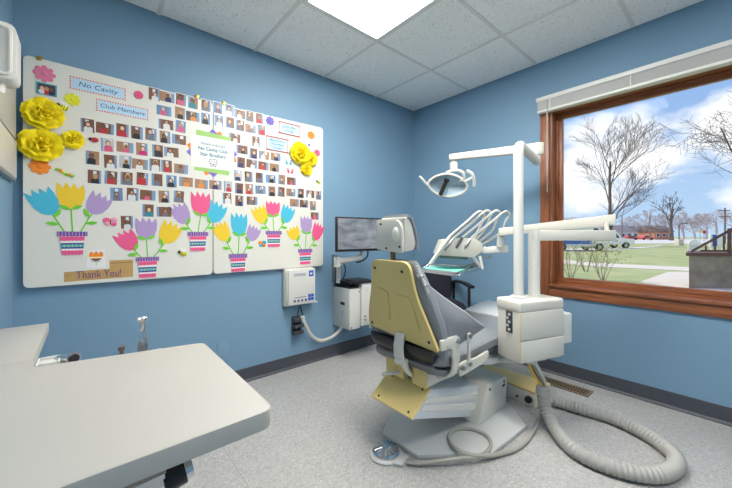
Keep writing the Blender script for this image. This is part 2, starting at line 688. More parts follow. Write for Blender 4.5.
B().bb(0.075, 0.2, WY0 + 0.016, WY1 - 0.016, 0.69, 0.706).build('bottom_jamb', M_WOODH, win)
# stop moulding and sash, stepping back towards the pane
for nm, x0, x1, wd, lo in (('stop_moulding', 0.075, 0.09, 0.016, 0.706), ('sash', 0.09, 0.125, 0.042, 0.706)):
    ya, yb = WY1 - 0.016, WY0 + 0.016
    za, zb = lo, WZ1 - 0.016
    B().bb(x0, x1, ya - wd, ya, za, zb, 0.003).build(nm, M_WOODV, win)
    B().bb(x0, x1, yb, yb + wd, za, zb, 0.003).build(nm, M_WOODV, win)
    B().bb(x0, x1, yb + wd, ya - wd, za, za + wd * 0.8, 0.003).build(nm, M_WOODH, win)
    B().bb(x0, x1, yb + wd, ya - wd, zb - wd, zb, 0.003).build(nm, M_WOODH, win)
B().bb(0.104, 0.108, WY0 + 0.05, WY1 - 0.05, 0.73, WZ1 - 0.05).build('pane', M_GLASS, win)

bl = thing('window_blind', 'white slatted blind drawn up above the picture window', 'blind', (-0.04, (WY0 + WY1) / 2, 2.02))
BY0, BY1 = WY0 - 0.06, WY1 + 0.075
B().bb(-0.075, 0, BY0, BY1, 2.112, 2.142, 0.003).build('headrail', M_WHITE, bl)
M_SLAT = mat('blind_slat', (196, 195, 192), 0.45)
sl = None
for k in range(13):
    z = 2.043 + k * 0.0053
    if sl is None:
        sl = B().bb(-0.068, -0.014, BY0 + .008, BY1 - .008, z, z + .0036).build('slat', M_SLAT, bl, smooth=False)
    else:
        put('slat', sl.data, ORG[sl.name] + Vector((0, 0, 0.0053 * k)), bl)
B().bb(-0.07, -0.01, BY0 + .006, BY1 - .006, 2.022, 2.042, 0.004).build('bottom_rail', M_WHITE, bl)
for yy in (BY1 - 0.1, -1.9, -2.4):
    B().bb(-0.0775, -0.0745, yy - 0.003, yy + 0.003, 2.018, 2.112).build('ladder_cord', M_WHITE, bl)
wp = PX(548.5, 200, -0.05)
B().cone((-0.075, wp.y, 2.11), (-0.075, wp.y, 1.40), 0.004, n=8).build('wand', mat('clear_wand', (196, 188, 180), 0.2), bl)

# floor register
rg = thing('floor_register', 'bronze slotted heating register set in the floor by the window wall', 'vent', (-0.18, -1.55, 0.0))
B().bb(-0.24, -0.125, -1.71, -1.38, 0.0005, 0.004, 0.001).build('plate', mat('vent_pan', (46, 38, 30), 0.7), rg)
fr = B()
fr.bb(-0.24, -0.222, -1.71, -1.38, 0.004, 0.008)
fr.bb(-0.143, -0.125, -1.71, -1.38, 0.004, 0.008)
fr.bb(-0.222, -0.143, -1.71, -1.692, 0.004, 0.008)
fr.bb(-0.222, -0.143, -1.398, -1.38, 0.004, 0.008)
fr.bb(-0.185, -0.18, -1.692, -1.398, 0.004, 0.008)
fr.build('frame', M_BRONZE, rg)
for k in range(17):
    y = -1.685 + k * 0.0175
    B().bb(-0.222, -0.143, y, y + 0.007, 0.004, 0.0075).build('louvre', M_BRONZE, rg)

# blank plate on the wall
a, b = PY(217, 343, 0), PY(228, 361, 0)
pl = thing('wall_plate', 'blue painted blank cover plate low on the photo board wall', 'wall plate', ((a.x + b.x) / 2, -0.004, (a.z + b.z) / 2))
B().bb(a.x, b.x, -0.007, 0, b.z, a.z, 0.003).build('plate', M_WALL, pl)
for zz in (a.z - 0.02, b.z + 0.02):
    B().cone(((a.x + b.x) / 2, -0.0085, zz), ((a.x + b.x) / 2, -0.006, zz), 0.004, n=8).build('screw', M_STEEL, pl)

# ================================================================== OUTSIDE
G = -0.35
M_GRASS = mat('grass', (136, 152, 104), 0.95, spec=0.1, noise=(0.9, 1.0, (172, 174, 136)), bump=(8, 0.5))
M_CONC = mat('sidewalk_concrete', (205, 198, 188), 0.9, noise=(2.0, 0.5, (180, 172, 162)))
M_ROAD = mat('pale_asphalt', (196, 194, 194), 0.9, noise=(0.6, 0.4, (176, 174, 174)))
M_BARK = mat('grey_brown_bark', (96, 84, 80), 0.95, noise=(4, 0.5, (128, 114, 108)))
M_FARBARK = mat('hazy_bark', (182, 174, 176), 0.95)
M_WALLC = mat('weathered_concrete', (158, 148, 136), 0.95, noise=(3.5, 0.9, (112, 102, 92)), bump=(12, 0.5))
M_RAIL = mat('stained_rail_wood', (98, 70, 66), 0.8)
struct(B().bb(0.2, 420, -330, 330, G - 0.3, G).build('lawn', M_GRASS), 'green lawn outside the window', 'lawn')


def patch(name, px, label, cat, m, h=0.02):
    o = B().prism([PZ(x, y, G) for x, y in px], (0, 0, h)).build(name, m, smooth=False)
    return struct(o, label, cat)
patch('sidewalk', [(552, 259), (600, 263.5), (700, 268), (700, 272), (600, 267), (552, 262)], 'pale concrete footpath crossing the lawn', 'path', M_CONC)
patch('walkway', [(668, 272.3), (700, 272.3), (735, 288), (760, 302), (735, 305), (700, 292), (670, 287), (640, 282.5)], 'pale concrete walkway leading to the ramp', 'path', M_CONC)
patch('driveway', [(545, 249.5), (640, 247.2), (660, 245.2), (660, 246.1), (640, 248.6), (545, 252)], 'pale driveway strip across the far lawn', 'path', M_ROAD)
patch('road', [(530, 244), (700, 243.3), (760, 243), (800, 239), (530, 238.6)], 'pale street beyond the lawn', 'road', M_ROAD)


def tree_mesh(seed, h, levels, trunk_r, spread=0.55, up=0.35, first=0.28, n0=5, lean=(0, 0, 0), twist=1.0, minr=0.0):
    rnd = random.Random(seed)
    tr, br = B(), B()

    def grow(p, d, L, r, lev):
        segs = 4 if lev < 2 else 3
        pts = [p.copy()]
        rs = [r]
        q = p.copy()
        dd = d.copy()
        for s in range(segs):
            dd = (dd + Vector((rnd.uniform(-1, 1), rnd.uniform(-1, 1), rnd.uniform(-0.5, 1) * up)) * 0.16 * twist).normalized()
            q = q + dd * (L / segs)
            pts.append(q.copy())
            rs.append(max(minr, r * (1 - 0.55 * (s + 1) / segs)))
        (tr if lev == 0 else br).tube(pts, rs, n=6 if lev == 0 else (4 if lev < 3 else 3), cap=False)
        if lev >= levels:
            return
        kids = n0 + (2 if lev == 0 else 0) + rnd.randint(0, 1)
        for k in range(kids):
            t = first + (1 - first) * (k + rnd.random() * 0.8) / kids
            t = min(t, 0.999)
            i = min(int(t * segs), segs - 1)
            f = t * segs - i
            b = pts[i].lerp(pts[i + 1], f)
            ax = dd.orthogonal().normalized()
            ax.rotate(Matrix.Rotation(rnd.random() * 2 * PI, 3, dd))
            nd = (dd * (1 - spread) + ax * spread + Vector((0, 0, up * 0.3))).normalized()
            grow(b, nd, L * rnd.uniform(0.5, 0.72) * (1.15 - 0.45 * t), max(minr, r * (1 - 0.6 * t) * 0.55), lev + 1)
    grow(Vector((0, 0, 0)), (Vector((0, 0, 1)) + Vector(lean)).normalized(), h * 0.72, trunk_r, 0)
    return tr, br


def place_tree(name, label, loc, tb, m, group):
    t = thing(name, label, 'tree', loc, group)
    for nm, b in (('trunk', tb[0]), ('branches', tb[1])):
        for v in b.bm.verts:
            v.co += Vector(loc)
        o = b.build(nm, m, t, smooth=False)
    return t


TG = 'bare trees outside the window'
loc = PZ(612, 246.6, G)
place_tree('bare_tree', 'tall bare upright tree rising alone in the middle of the window view', loc, tree_mesh(14, 15.5, 4, 0.24, 0.42, 0.5, 0.14, 5, minr=0.013), M_BARK, TG)
loc = PD(778, 235, 19)
loc.z = G
place_tree('bare_tree', 'large spreading bare tree whose boughs enter the window view from the right', loc, tree_mesh(9, 11.5, 4, 0.20, 0.60, 0.22, 0.22, 5, (-0.30, 0.25, 0), 1.4, minr=0.009), M_BARK, TG)
loc = PZ(671.5, 240.5, G)
place_tree('bare_tree', 'leaning dark bare tree beside the street lamp', loc, tree_mesh(23, 13, 3, 0.55, 0.5, 0.5, 0.4, 4, (0.12, -0.1, 0), minr=0.05), M_BARK, TG)
# far tree line, each its own tree
protos = [tree_mesh(40 + k, 11, 4, 0.34, 0.60, 0.3, 0.25, 4, minr=0.035) for k in range(3)]
pm = []
for tb in protos:
    pair = []
    for b in tb:
        me = bpy.data.meshes.new('far_tree')
        b.bm.to_mesh(me)
        b.bm.free()
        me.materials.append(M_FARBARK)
        pair.append(me)
    pm.append(pair)
far = [(566, 120, 1.0, 'first'), (578, 128, 0.9, 'second'), (588, 116, 0.8, 'third'), (600, 132, 0.9, 'fourth'), (624, 130, 1.0, 'fifth'), (634, 136, 0.9, 'sixth'), (647, 118, 1.15, 'seventh'),
       (658, 128, 1.05, 'eighth'), (684, 126, 1.1, 'ninth'), (695, 134, 1.25, 'tenth'), (706, 124, 1.1, 'eleventh'), (717, 138, 1.4, 'twelfth'), (728, 128, 1.3, 'thirteenth'), (739, 122, 1.3, 'fourteenth')]
for k, (px, d, sc, od) in enumerate(far):
    loc = PD(px, 235, d)
    loc.z = G
    t = thing('distant_tree', 'hazy bare tree in the far tree line, %s from the left' % od, 'tree', loc, 'trees of the far tree line')
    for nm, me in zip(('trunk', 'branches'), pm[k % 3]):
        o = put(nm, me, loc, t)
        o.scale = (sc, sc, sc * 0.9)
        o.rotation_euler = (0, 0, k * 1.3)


def shrub(px, py, h, seed, label, leafy=False):
    loc = PZ(px, py, G)
    rnd = random.Random(seed)
    t = thing('bare_shrub', label, 'shrub', loc, 'thin shrubs by the window')
    for k in range(9):
        a = rnd.random() * 2 * PI
        b = B()
        d = Vector((math.cos(a) * 0.34, math.sin(a) * 0.34, 1))
        pts = [loc + Vector((math.cos(a), math.sin(a), 0)) * 0.05]
        L = h * rnd.uniform(0.7, 1.05)
        for s in range(4):
            d = (d + Vector((rnd.uniform(-.2, .2), rnd.uniform(-.2, .2), 0.1))).normalized()
            pts.append(pts[-1] + d * L / 4)
        b.tube(pts, [0.011, 0.009, 0.007, 0.005, 0.003], n=4, cap=False)
        for s in range(7):
            i = rnd.randint(1, 3)
            p = pts[i].lerp(pts[i + 1], rnd.random())
            e = p + Vector((rnd.uniform(-.3, .3), rnd.uniform(-.3, .3), rnd.uniform(.1, .4))) * h * 0.5
            b.tube([p, (p + e) / 2 + Vector((0, 0, 0.03)), e], [0.005, 0.004, 0.003], n=3, cap=False)
        b.build('stem', mat('shrub_twig', (150, 136, 116), 0.9), t, smooth=False)
    if leafy:
        b = B()
        for k in range(260):
            p = loc + Vector((rnd.gauss(0, .33), rnd.gauss(0, .33), h * rnd.uniform(.4, 1.0)))
            u = Vector((rnd.uniform(-1, 1), rnd.uniform(-1, 1), rnd.uniform(-1, 1))).normalized() * 0.035
            v = u.orthogonal().normalized() * 0.018
            b.mesh([p - u, p + v, p + u, p - v], [(0, 1, 2, 3)])
        tag(b.build('young_leaves', mat('young_leaf', (150, 160, 96), 0.8), t, smooth=False), kind='stuff')
    return t
shrub(571, 279, 1.25, 1, 'bare shrub nearest the left window jamb')
shrub(586, 272, 1.1, 2, 'bare shrub in the lawn between its two neighbours')
shrub(603, 281, 1.35, 3, 'shrub just breaking into leaf below the delivery arm', True)

# concrete ramp with a wooden guard rail
D0 = 8.6
P0 = PD(689, 254, D0)
u = RGT
v = ray(704, 235.6).normalized()
ramp = thing('entrance_ramp', 'weathered concrete entrance ramp with brown wooden rail', 'ramp', (P0.x, P0.y, G))
zt = P0.z


def R(uu, vv, z):
    p = P0 + u * uu + v * vv
    return Vector((p.x, p.y, z))


def slab(u0, u1, v0, v1, z0, z1):
    return B().prism([R(u0, v0, z0), R(u1, v0, z0), R(u1, v1, z0), R(u0, v1, z0)], (0, 0, z1 - z0))
slab(0, 4.2, 0, 1.6, G, zt - 0.05).build('wall_block', M_WALLC, ramp, smooth=False)
slab(-0.08, 4.25, -0.06, 1.66, zt - 0.05, zt + 0.03).build('coping', M_RAIL, ramp, smooth=False)
top = lambda uu: zt + 0.05 + uu * 0.56
B().prism([R(0.06, 0.02, zt + 0.03), R(2.4, 0.02, top(2.4) - 0.10), R(2.4, 0.02, top(2.4)), R(0.06, 0.02, zt + 0.10)], v * 0.07).build('hand_rail', M_RAIL, ramp, smooth=False)
slab(0.3, 4.2, 0.03, 0.08, zt + 0.06, zt + 0.11).build('bottom_rail', M_RAIL, ramp, smooth=False)
for k in range(9):
    uu = 0.42 + k * 0.24
    slab(uu, uu + 0.06, 0.035, 0.075, zt + 0.11, top(uu) - 0.06).build('baluster', M_RAIL, ramp, smooth=False)
for uu in (1.02, 2.34):
    slab(uu, uu + 0.11, 0.0, 0.10, zt + 0.03, top(uu) + 0.06).build('post', M_RAIL, ramp, smooth=False)

# street furniture and far houses
M_PAINTW = mat('white_paint', (236, 236, 234), 0.5)
M_DGLASS = mat('dark_glass', (58, 68, 82), 0.15)
M_TYRE = mat('tyre_rubber', (30, 30, 32), 0.8)


def vehicle(name, label, px, py, kind, heading, s=1.0):
    base = PZ(px, py, G)
    t = thing(name, label, 'vehicle', base)
    c, sn = math.cos(heading), math.sin(heading)

    def L(x, y, z): return Vector((base.x + (x * c - y * sn) * s, base.y + (x * sn + y * c) * s, base.z + z * s))

    def ext(prof, y0, y1): return B().prism([L(x, y0, z) for x, z in prof], L(0, y1, 0) - L(0, y0, 0), 0.03)
    if kind == 'van':
        ext([(-2.6, .4), (2.6, .4), (2.65, 1.05), (2.3, 1.25), (1.7, 2.25), (1.5, 2.35), (-2.6, 2.35)], -.95, .95).build('body', M_PAINTW, t, smooth=False)
        for y in (-.96, .955):
            ext([(-2.3, .62), (1.0, .62), (1.0, 1.75), (-2.3, 1.75)], y, y + .005).build('blue_panel', mat('van_blue', (58, 110, 190), .5), t, smooth=False)
            ext([(1.2, 1.3), (2.1, 1.3), (1.6, 2.1), (1.2, 2.1)], y, y + .006).build('window', M_DGLASS, t, smooth=False)
        wx = (-1.7, 1.75)
    else:
        ext([(-2.7, .45), (2.6, .45), (2.65, 1.0), (1.3, 1.15), (.8, 1.75), (-.8, 1.75), (-1.0, 1.15), (-2.7, 1.15)], -.95, .95).build('body', M_PAINTW, t, smooth=False)
        for y in (-.96, .955):
            ext([(-.75, 1.15), (1.05, 1.15), (.7, 1.65), (-.7, 1.65)], y, y + .006).build('window', M_DGLASS, t, smooth=False)
        ext([(-2.72, .55), (-2.70, .55), (-2.70, .95), (-2.72, .95)], -.9, -.65).build('tail_light', mat('tail_red', (180, 40, 40), .4), t, smooth=False)
        wx = (-1.7, 1.7)
    for x in wx:
        for y in (-.98, .78):
            w = B().cone(L(x, y, .36), L(x, y + .2, .36), .36 * s, n=16).build('wheel', M_TYRE, t)
            B().cone(L(x, y - .01, .36), L(x, y + .21, .36), .19 * s, n=10).build('hub', M_STEEL, w)
    return t
vehicle('delivery_van', 'white van with blue side panels parked behind the left window jamb', 574, 250.5, 'van', -0.7)
vehicle('pickup_truck', 'white pickup truck parked to the right of the van', 604, 248.2, 'pickup', -0.75)


def house(px, d, w, h, body, roof, label, rz=0.0, dp=7.0):
    base = PD(px, 235, d)
    base.z = G
    t = thing('house', label, 'house', base, 'houses across the street')
    mb = mat('house_%d_%d_%d' % body, body, 0.8)
    mr = mat('roof_%d_%d_%d' % roof, roof, 0.9)
    U, V = RGT, FWD

    def Q(a_, b_, z): return base + U * a_ + V * b_ + Vector((0, 0, z))
    B().prism([Q(-w / 2, 0, 0), Q(w / 2, 0, 0), Q(w / 2, dp, 0), Q(-w / 2, dp, 0)], (0, 0, h)).build('walls', mb, t, smooth=False)
    B().prism([Q(-w / 2 - .4, -.4, h), Q(-w / 2 - .4, dp + .4, h), Q(-w / 2 - .4, dp / 2, h + 2.2)], U * (w + .8)).build('roof', mr, t, smooth=False)
    for k in range(3):
        x = -w / 2 + w * (k + .5) / 3
        fr_ = B().prism([Q(x - .6, -.06, 1.0), Q(x + .6, -.06, 1.0), Q(x + .6, -.06, 2.2), Q(x - .6, -.06, 2.2)], V * .05).build('window', M_PAINTW, t, smooth=False)
        B().prism([Q(x - .5, -.08, 1.1), Q(x + .5, -.08, 1.1), Q(x + .5, -.08, 2.1), Q(x - .5, -.08, 2.1)], V * .02).build('pane', M_DGLASS, fr_, smooth=False)
    return t
house(623, 112, 6.4, 2.9, (186, 186, 190), (120, 116, 122), 'low grey house across the street behind the shrub')
house(641, 124, 6.4, 3.0, (206, 206, 208), (104, 104, 114), 'pale grey house across the street, middle one of the three')
house(664, 112, 6.4, 2.8, (176, 122, 98), (112, 96, 92), 'red brick house across the street beside the leaning tree')
for px, d, c, lab in ((632, 105, (176, 70, 78), 'dark red car parked across the street'), (648, 104, (196, 84, 92), 'bright red car parked across the street beside the pole')):
    base = PD(px, 235, d)
    base.z = G
    t = thing('parked_car', lab, 'car', base, 'cars across the street')
    B().prism([base + RGT * x + Vector((0, 0, z)) for x, z in ((-2, .35), (2, .35), (2, .8), (1.2, .9), (.7, 1.4), (-.9, 1.4), (-1.4, .9), (-2, .85))], FWD * 1.7).build('body', mat('car_%d' % px, c, .35), t, smooth=False)
    B().prism([base + RGT * x - FWD * .02 + Vector((0, 0, z)) for x, z in ((-1.1, .92), (.95, .92), (.6, 1.32), (-.85, 1.32))], FWD * .02).build('window', M_DGLASS, t, smooth=False)
    for x in (-1.25, 1.25):
        B().cone(base + RGT * x - FWD * .03 + Vector((0, 0, .33)), base + RGT * x + FWD * .2 + Vector((0, 0, .33)), .33, n=12).build('wheel', M_TYRE, t)


def pole(name, px, d, h, r, label, cat, arm=None):
    base = PD(px, 235, d)
    base.z = G
    t = thing(name, label, cat, base)
    B().cone(base, base + Vector((0, 0, h)), r, r * .75, n=10).build('post', mat('pole_grey', (120, 112, 110), .8), t)
    if arm == 'cross':
        for z in (h - .5, h - 1.6):
            B().box(base + Vector((0, 0, z)), (1.9, .12, .14), -YAW).build('crossarm', M_BARK, t)
    if arm == 'lamp':
        B().tube([base + Vector((0, 0, h)), base + RGT * .35 + Vector((0, 0, h + .25)), base + RGT * .9 + Vector((0, 0, h + .3))], .05, n=6).build('arm', M_DARK, t)
        B().box(base + RGT * 1.0 + Vector((0, 0, h + .28)), (.5, .22, .14), -YAW, .03).build('lamp_head', M_DARK, t)
        B().box(base + Vector((0, 0, .45)), (.7, .7, .9), -YAW, .02).build('footing', M_CONC, t)
    return t
pole('utility_pole', 725, 58, 6.4, .15, 'wooden utility pole with crossarms above the ramp rail', 'utility pole', 'cross')
pole('utility_pole', 622, 96, 7.5, .18, 'slim pale utility pole by the low grey house', 'utility pole')
pole('utility_pole', 650, 96, 7.5, .18, 'slim utility pole between the grey houses', 'utility pole')
pole('street_lamp', 679, 46, 2.9, .09, 'dark street lamp on a concrete footing beside the road', 'street lamp', 'lamp')
# white utility hut and the blue and white sign beyond the ramp
base = PD(694, 235, 26)
base.z = G
t = thing('white_hut', 'small white gabled hut on the lawn left of the ramp rail', 'hut', base)
B().prism([base + RGT * x + Vector((0, 0, z)) for x, z in ((-.5, 0), (.5, 0), (.5, .75), (.28, 1.05), (0, 1.2), (-.28, 1.05), (-.5, .75))], ray(694, 235.6).normalized() * 1.0, .03).build('shell', M_PAINTW, t)
B().prism([base + RGT * x - FWD * .02 + Vector((0, 0, z)) for x, z in ((-.3, .12), (.3, .12), (.3, .7), (-.3, .7))], FWD * .03).build('door', mat('hut_door', (214, 214, 212), .6), t, smooth=False)
base = PD(717, 235, 24)
base.z = G
t = thing('lawn_sign', 'white sign with a blue band standing behind the ramp rail', 'sign', base)
for x in (-.42, .42):
    B().box(base + RGT * x + Vector((0, 0, .55)), (.07, .07, 1.1), -YAW).build('post', M_PAINTW, t)
B().box(base + Vector((0, 0, 1.05)), (1.1, .06, 1.0), -YAW, .01).build('panel', M_PAINTW, t)
B().box(base - FWD * .035 + RGT * -.2 + Vector((0, 0, 1.05)), (.34, .02, .86), -YAW).build('blue_band', M_BLUE, t)
base = PD(704, 235, 62)
base.z = G
t = thing('stop_sign', 'red octagonal road sign on a thin post beyond the hut', 'sign', base)
B().cone(base, base + Vector((0, 0, 1.9)), .05, n=8).build('post', M_STEEL, t)
B().cone(base - FWD * .06 + Vector((0, 0, 2.1)), base - FWD * .02 + Vector((0, 0, 2.1)), .34, n=8).build('plate', mat('sign_red', (208, 44, 40), .5), t, smooth=False)
base = PD(700, 235, 66)
base.z = G
t = thing('warning_sign', 'yellow diamond road sign on a thin post beside the red one', 'sign', base)
B().cone(base, base + Vector((0, 0, 1.9)), .05, n=8).build('post', M_STEEL, t)
B().cone(base - FWD * .06 + Vector((0, 0, 2.2)), base - FWD * .02 + Vector((0, 0, 2.2)), .36, n=4).build('plate', mat('sign_yellow', (232, 200, 60), .5), t, smooth=False)

# ================================================================== PHOTO BOARD
BD = -0.032          # front face of the board


def W(px, py, y=BD):
    p = PY(px, py, y)
    return p.x, p.z


def wall_poly(pts2, y, th):
    """polygon (x, z) standing on the plane y, th thick towards the room"""
    return B().prism([(p[0], y, p[1]) for p in pts2], (0, -th, 0))


def px_rect(x0, y0, x1, y1, y=BD):
    """pixel box -> wall rectangle centre, width, height"""
    xm, ym = (x0 + x1) / 2, (y0 + y1) / 2
    a, b = W(x0, ym, y), W(x1, ym, y)
    c, d = W(xm, y0, y), W(xm, y1, y)
    return (a[0] + b[0]) / 2, (c[1] + d[1]) / 2, b[0] - a[0], c[1] - d[1]


zt_, zb_ = 1.985, 0.868
for nm_, pxl, pxr, lab in (('whiteboard', 23.0, 212.6, 'wide white board panel covered with snapshots and paper tulips, left of the seam'),
                           ('whiteboard', 213.6, 323.0, 'white board panel right of the seam with the smaller yellow rosettes')):
    xl, xr = W(pxl, 150)[0], W(pxr, 150)[0]
    ztl, ztr = W(pxl, {23.0: 54, 213.6: 103.2}[pxl])[1], W(pxr, {212.6: 102.9, 323.0: 128}[pxr])[1]
    zbl, zbr = W(pxl, {23.0: 288.5, 213.6: 274}[pxl])[1], W(pxr, {212.6: 274.2, 323.0: 265.5}[pxr])[1]
    zb_, zt_ = min(zbl, zbr), ztr
    t = thing(nm_, lab, 'board', ((xl + xr) / 2, -0.01, zb_))
    pts = rounded([(xl, zbl), (xr, zbr), (xr, ztr), (xl, ztl)], 0.03, 6)
    wall_poly(pts, -0.012, 0.020).build('panel', M_BOARD, t, smooth=False)
    back = rounded([(xl + .004, zbl + .004), (xr - .004, zbr + .004), (xr - .004, ztr - .004), (xl + .004, ztl - .004)], 0.028, 6)
    wall_poly(back, -0.001, 0.0109).build('backing', M_DARK, t, smooth=False)
BX0, BX1 = W(23, 150)[0], W(323, 150)[0]
for k, px in enumerate((39.5, 197, 224)):
    x = W(px, 100)[0]
    zt_ = W(px, 54 + (px - 23) * 0.2467)[1] + (0.004 if px > 100 else 0.001)
    od = ('leftmost', 'middle', 'rightmost')[k]
    t = thing('brass_clip', 'small brass clip on the top edge of the board, %s of three' % od, 'clip', (x, -0.02, zt_), 'brass clips on the board')
    B().bb(x - 0.012, x + 0.012, -0.040, -0.0, zt_ + 0.001, zt_ + 0.008, 0.002).build('clip_top', M_BRASS, t)
    B().bb(x - 0.010, x + 0.010, -0.0385, -0.0355, zt_ - 0.014, zt_ + 0.006, 0.001).build('clip_tongue', M_BRASS, t)

# ------------------------------------------------------------------ snapshots
M_PAPER = mat('photo_paper', (232, 230, 226), 0.35)
BACKS = {'a brown door': mat('snap_brown', (122, 82, 58), .4), 'a tan wall': mat('snap_tan', (164, 124, 94), .4), 'a blue wall': mat('snap_blue', (104, 134, 172), .4), 'a dark backdrop': mat('snap_dark', (74, 66, 66), .4), 'a pale wall': mat('snap_pale', (190, 190, 192), .4)}
M_STRIP = mat('snap_strip', (122, 152, 186), .4)
M_PANELW = mat('snap_paper', (220, 222, 226), .4)
SHIRTS = {'red': mat('shirt_red', (190, 44, 52), .5), 'navy': mat('shirt_navy', (38, 48, 92), .5), 'black': mat('shirt_black', (36, 34, 38), .5), 'pink': mat('shirt_pink', (218, 92, 128), .5),
          'teal': mat('shirt_teal', (44, 132, 148), .5), 'white': mat('shirt_white', (222, 222, 220), .5), 'grey': mat('shirt_grey', (112, 112, 122), .5), 'orange': mat('shirt_orange', (222, 140, 60), .5), 'magenta': mat('shirt_magenta', (200, 30, 112), .5)}
SKIN = [mat('skin_light', (226, 182, 152), .5), mat('skin_mid', (190, 140, 110), .5), mat('skin_deep', (122, 82, 62), .5)]
HAIR = [mat('hair_dark', (42, 32, 28), .6), mat('hair_brown', (92, 62, 42), .6), mat('hair_fair', (186, 150, 96), .6)]


def snapshot(cx, cz, w, h, tilt, shirt, backd, rnd, label, lift):
    y0 = BD - lift
    verts, faces, mi = [], [], []
    slots = [M_PAPER, BACKS[backd], M_STRIP, M_PANELW, SHIRTS[shirt], rnd.choice(SKIN), rnd.choice(HAIR)]
    ct, st = math.cos(tilt), math.sin(tilt)

    def pt(x, z, d): return (x * ct - z * st, -d, x * st + z * ct)

    def poly(pts, d, m):
        i0 = len(verts)
        verts.extend(pt(x, z, d) for x, z in pts)
        faces.append(tuple(range(i0, i0 + len(pts))))
        mi.append(m)
    hw, hh = w / 2, h / 2
    T = 0.0012
    # the card itself, six sides
    i0 = len(verts)
    for d in (0, T):
        for x, z in ((-hw, -hh), (hw, -hh), (hw, hh), (-hw, hh)):
            verts.append(pt(x, z, d))
    for f in ((4, 5, 6, 7), (3, 2, 1, 0), (0, 1, 5, 4), (1, 2, 6, 5), (2, 3, 7, 6), (3, 0, 4, 7)):
        faces.append(tuple(i0 + i for i in f))
        mi.append(0)
    bx, bz0, bz1 = hw - 0.0035, -hh + 0.0045, hh - 0.0035
    d = T + 0.0002
    poly([(-bx, bz0), (bx, bz0), (bx, bz1), (-bx, bz1)], d, 1)
    d += 0.0002
    sgn = rnd.choice((-1, 1))
    sw = bx * rnd.uniform(0.25, 0.5)
    xa, xb = sorted((sgn * bx, sgn * (bx - sw)))
    poly([(xa, bz0), (xb, bz0), (xb, bz1), (xa, bz1)], d, 2)
    if rnd.random() < 0.6:
        q = rnd.uniform(-0.3, 0.2) * bx
        poly([(q, bz1 * 0.2), (q + bx * .5, bz1 * 0.2), (q + bx * .5, bz1 * 0.85), (q, bz1 * .85)], d, 3)
    d += 0.0002
    c = rnd.uniform(-0.2, 0.2) * bx
    s = rnd.uniform(0.9, 1.2) * min(h, w * 1.25) * 0.36
    hz = bz0 + s * rnd.uniform(1.25, 1.6)
    body = [(c - s * .62, bz0), (c + s * .62, bz0), (c + s * .60, hz - s * .62), (c + s * .34, hz - s * .36), (c - s * .34, hz - s * .36), (c - s * .60, hz - s * .62)]
    body = [(max(-bx, min(bx, x)), z) for x, z in body]
    poly(body, d, 4)
    d += 0.0002
    ell = [(math.cos(a), math.sin(a)) for a in [2 * PI * k / 10 for k in range(10)]]
    longh = rnd.random() < 0.45
    poly([(c + x * s * .40, hz + s * (.04 if longh else .1) + z * s * (.58 if longh else .46)) for x, z in ell], d, 6)
    d += 0.0002
    poly([(c + x * s * .29, hz + z * s * .38) for x, z in ell], d, 5)
    me = bpy.data.meshes.new('snapshot')
    me.from_pydata(verts, [], faces)
    for m in slots:
        me.materials.append(m)
    me.polygons.foreach_set('material_index', mi)
    o = put('snapshot', me, (cx, y0, cz))
    tag(o, label, 'photo', 'snapshots pinned to the board')
    return o


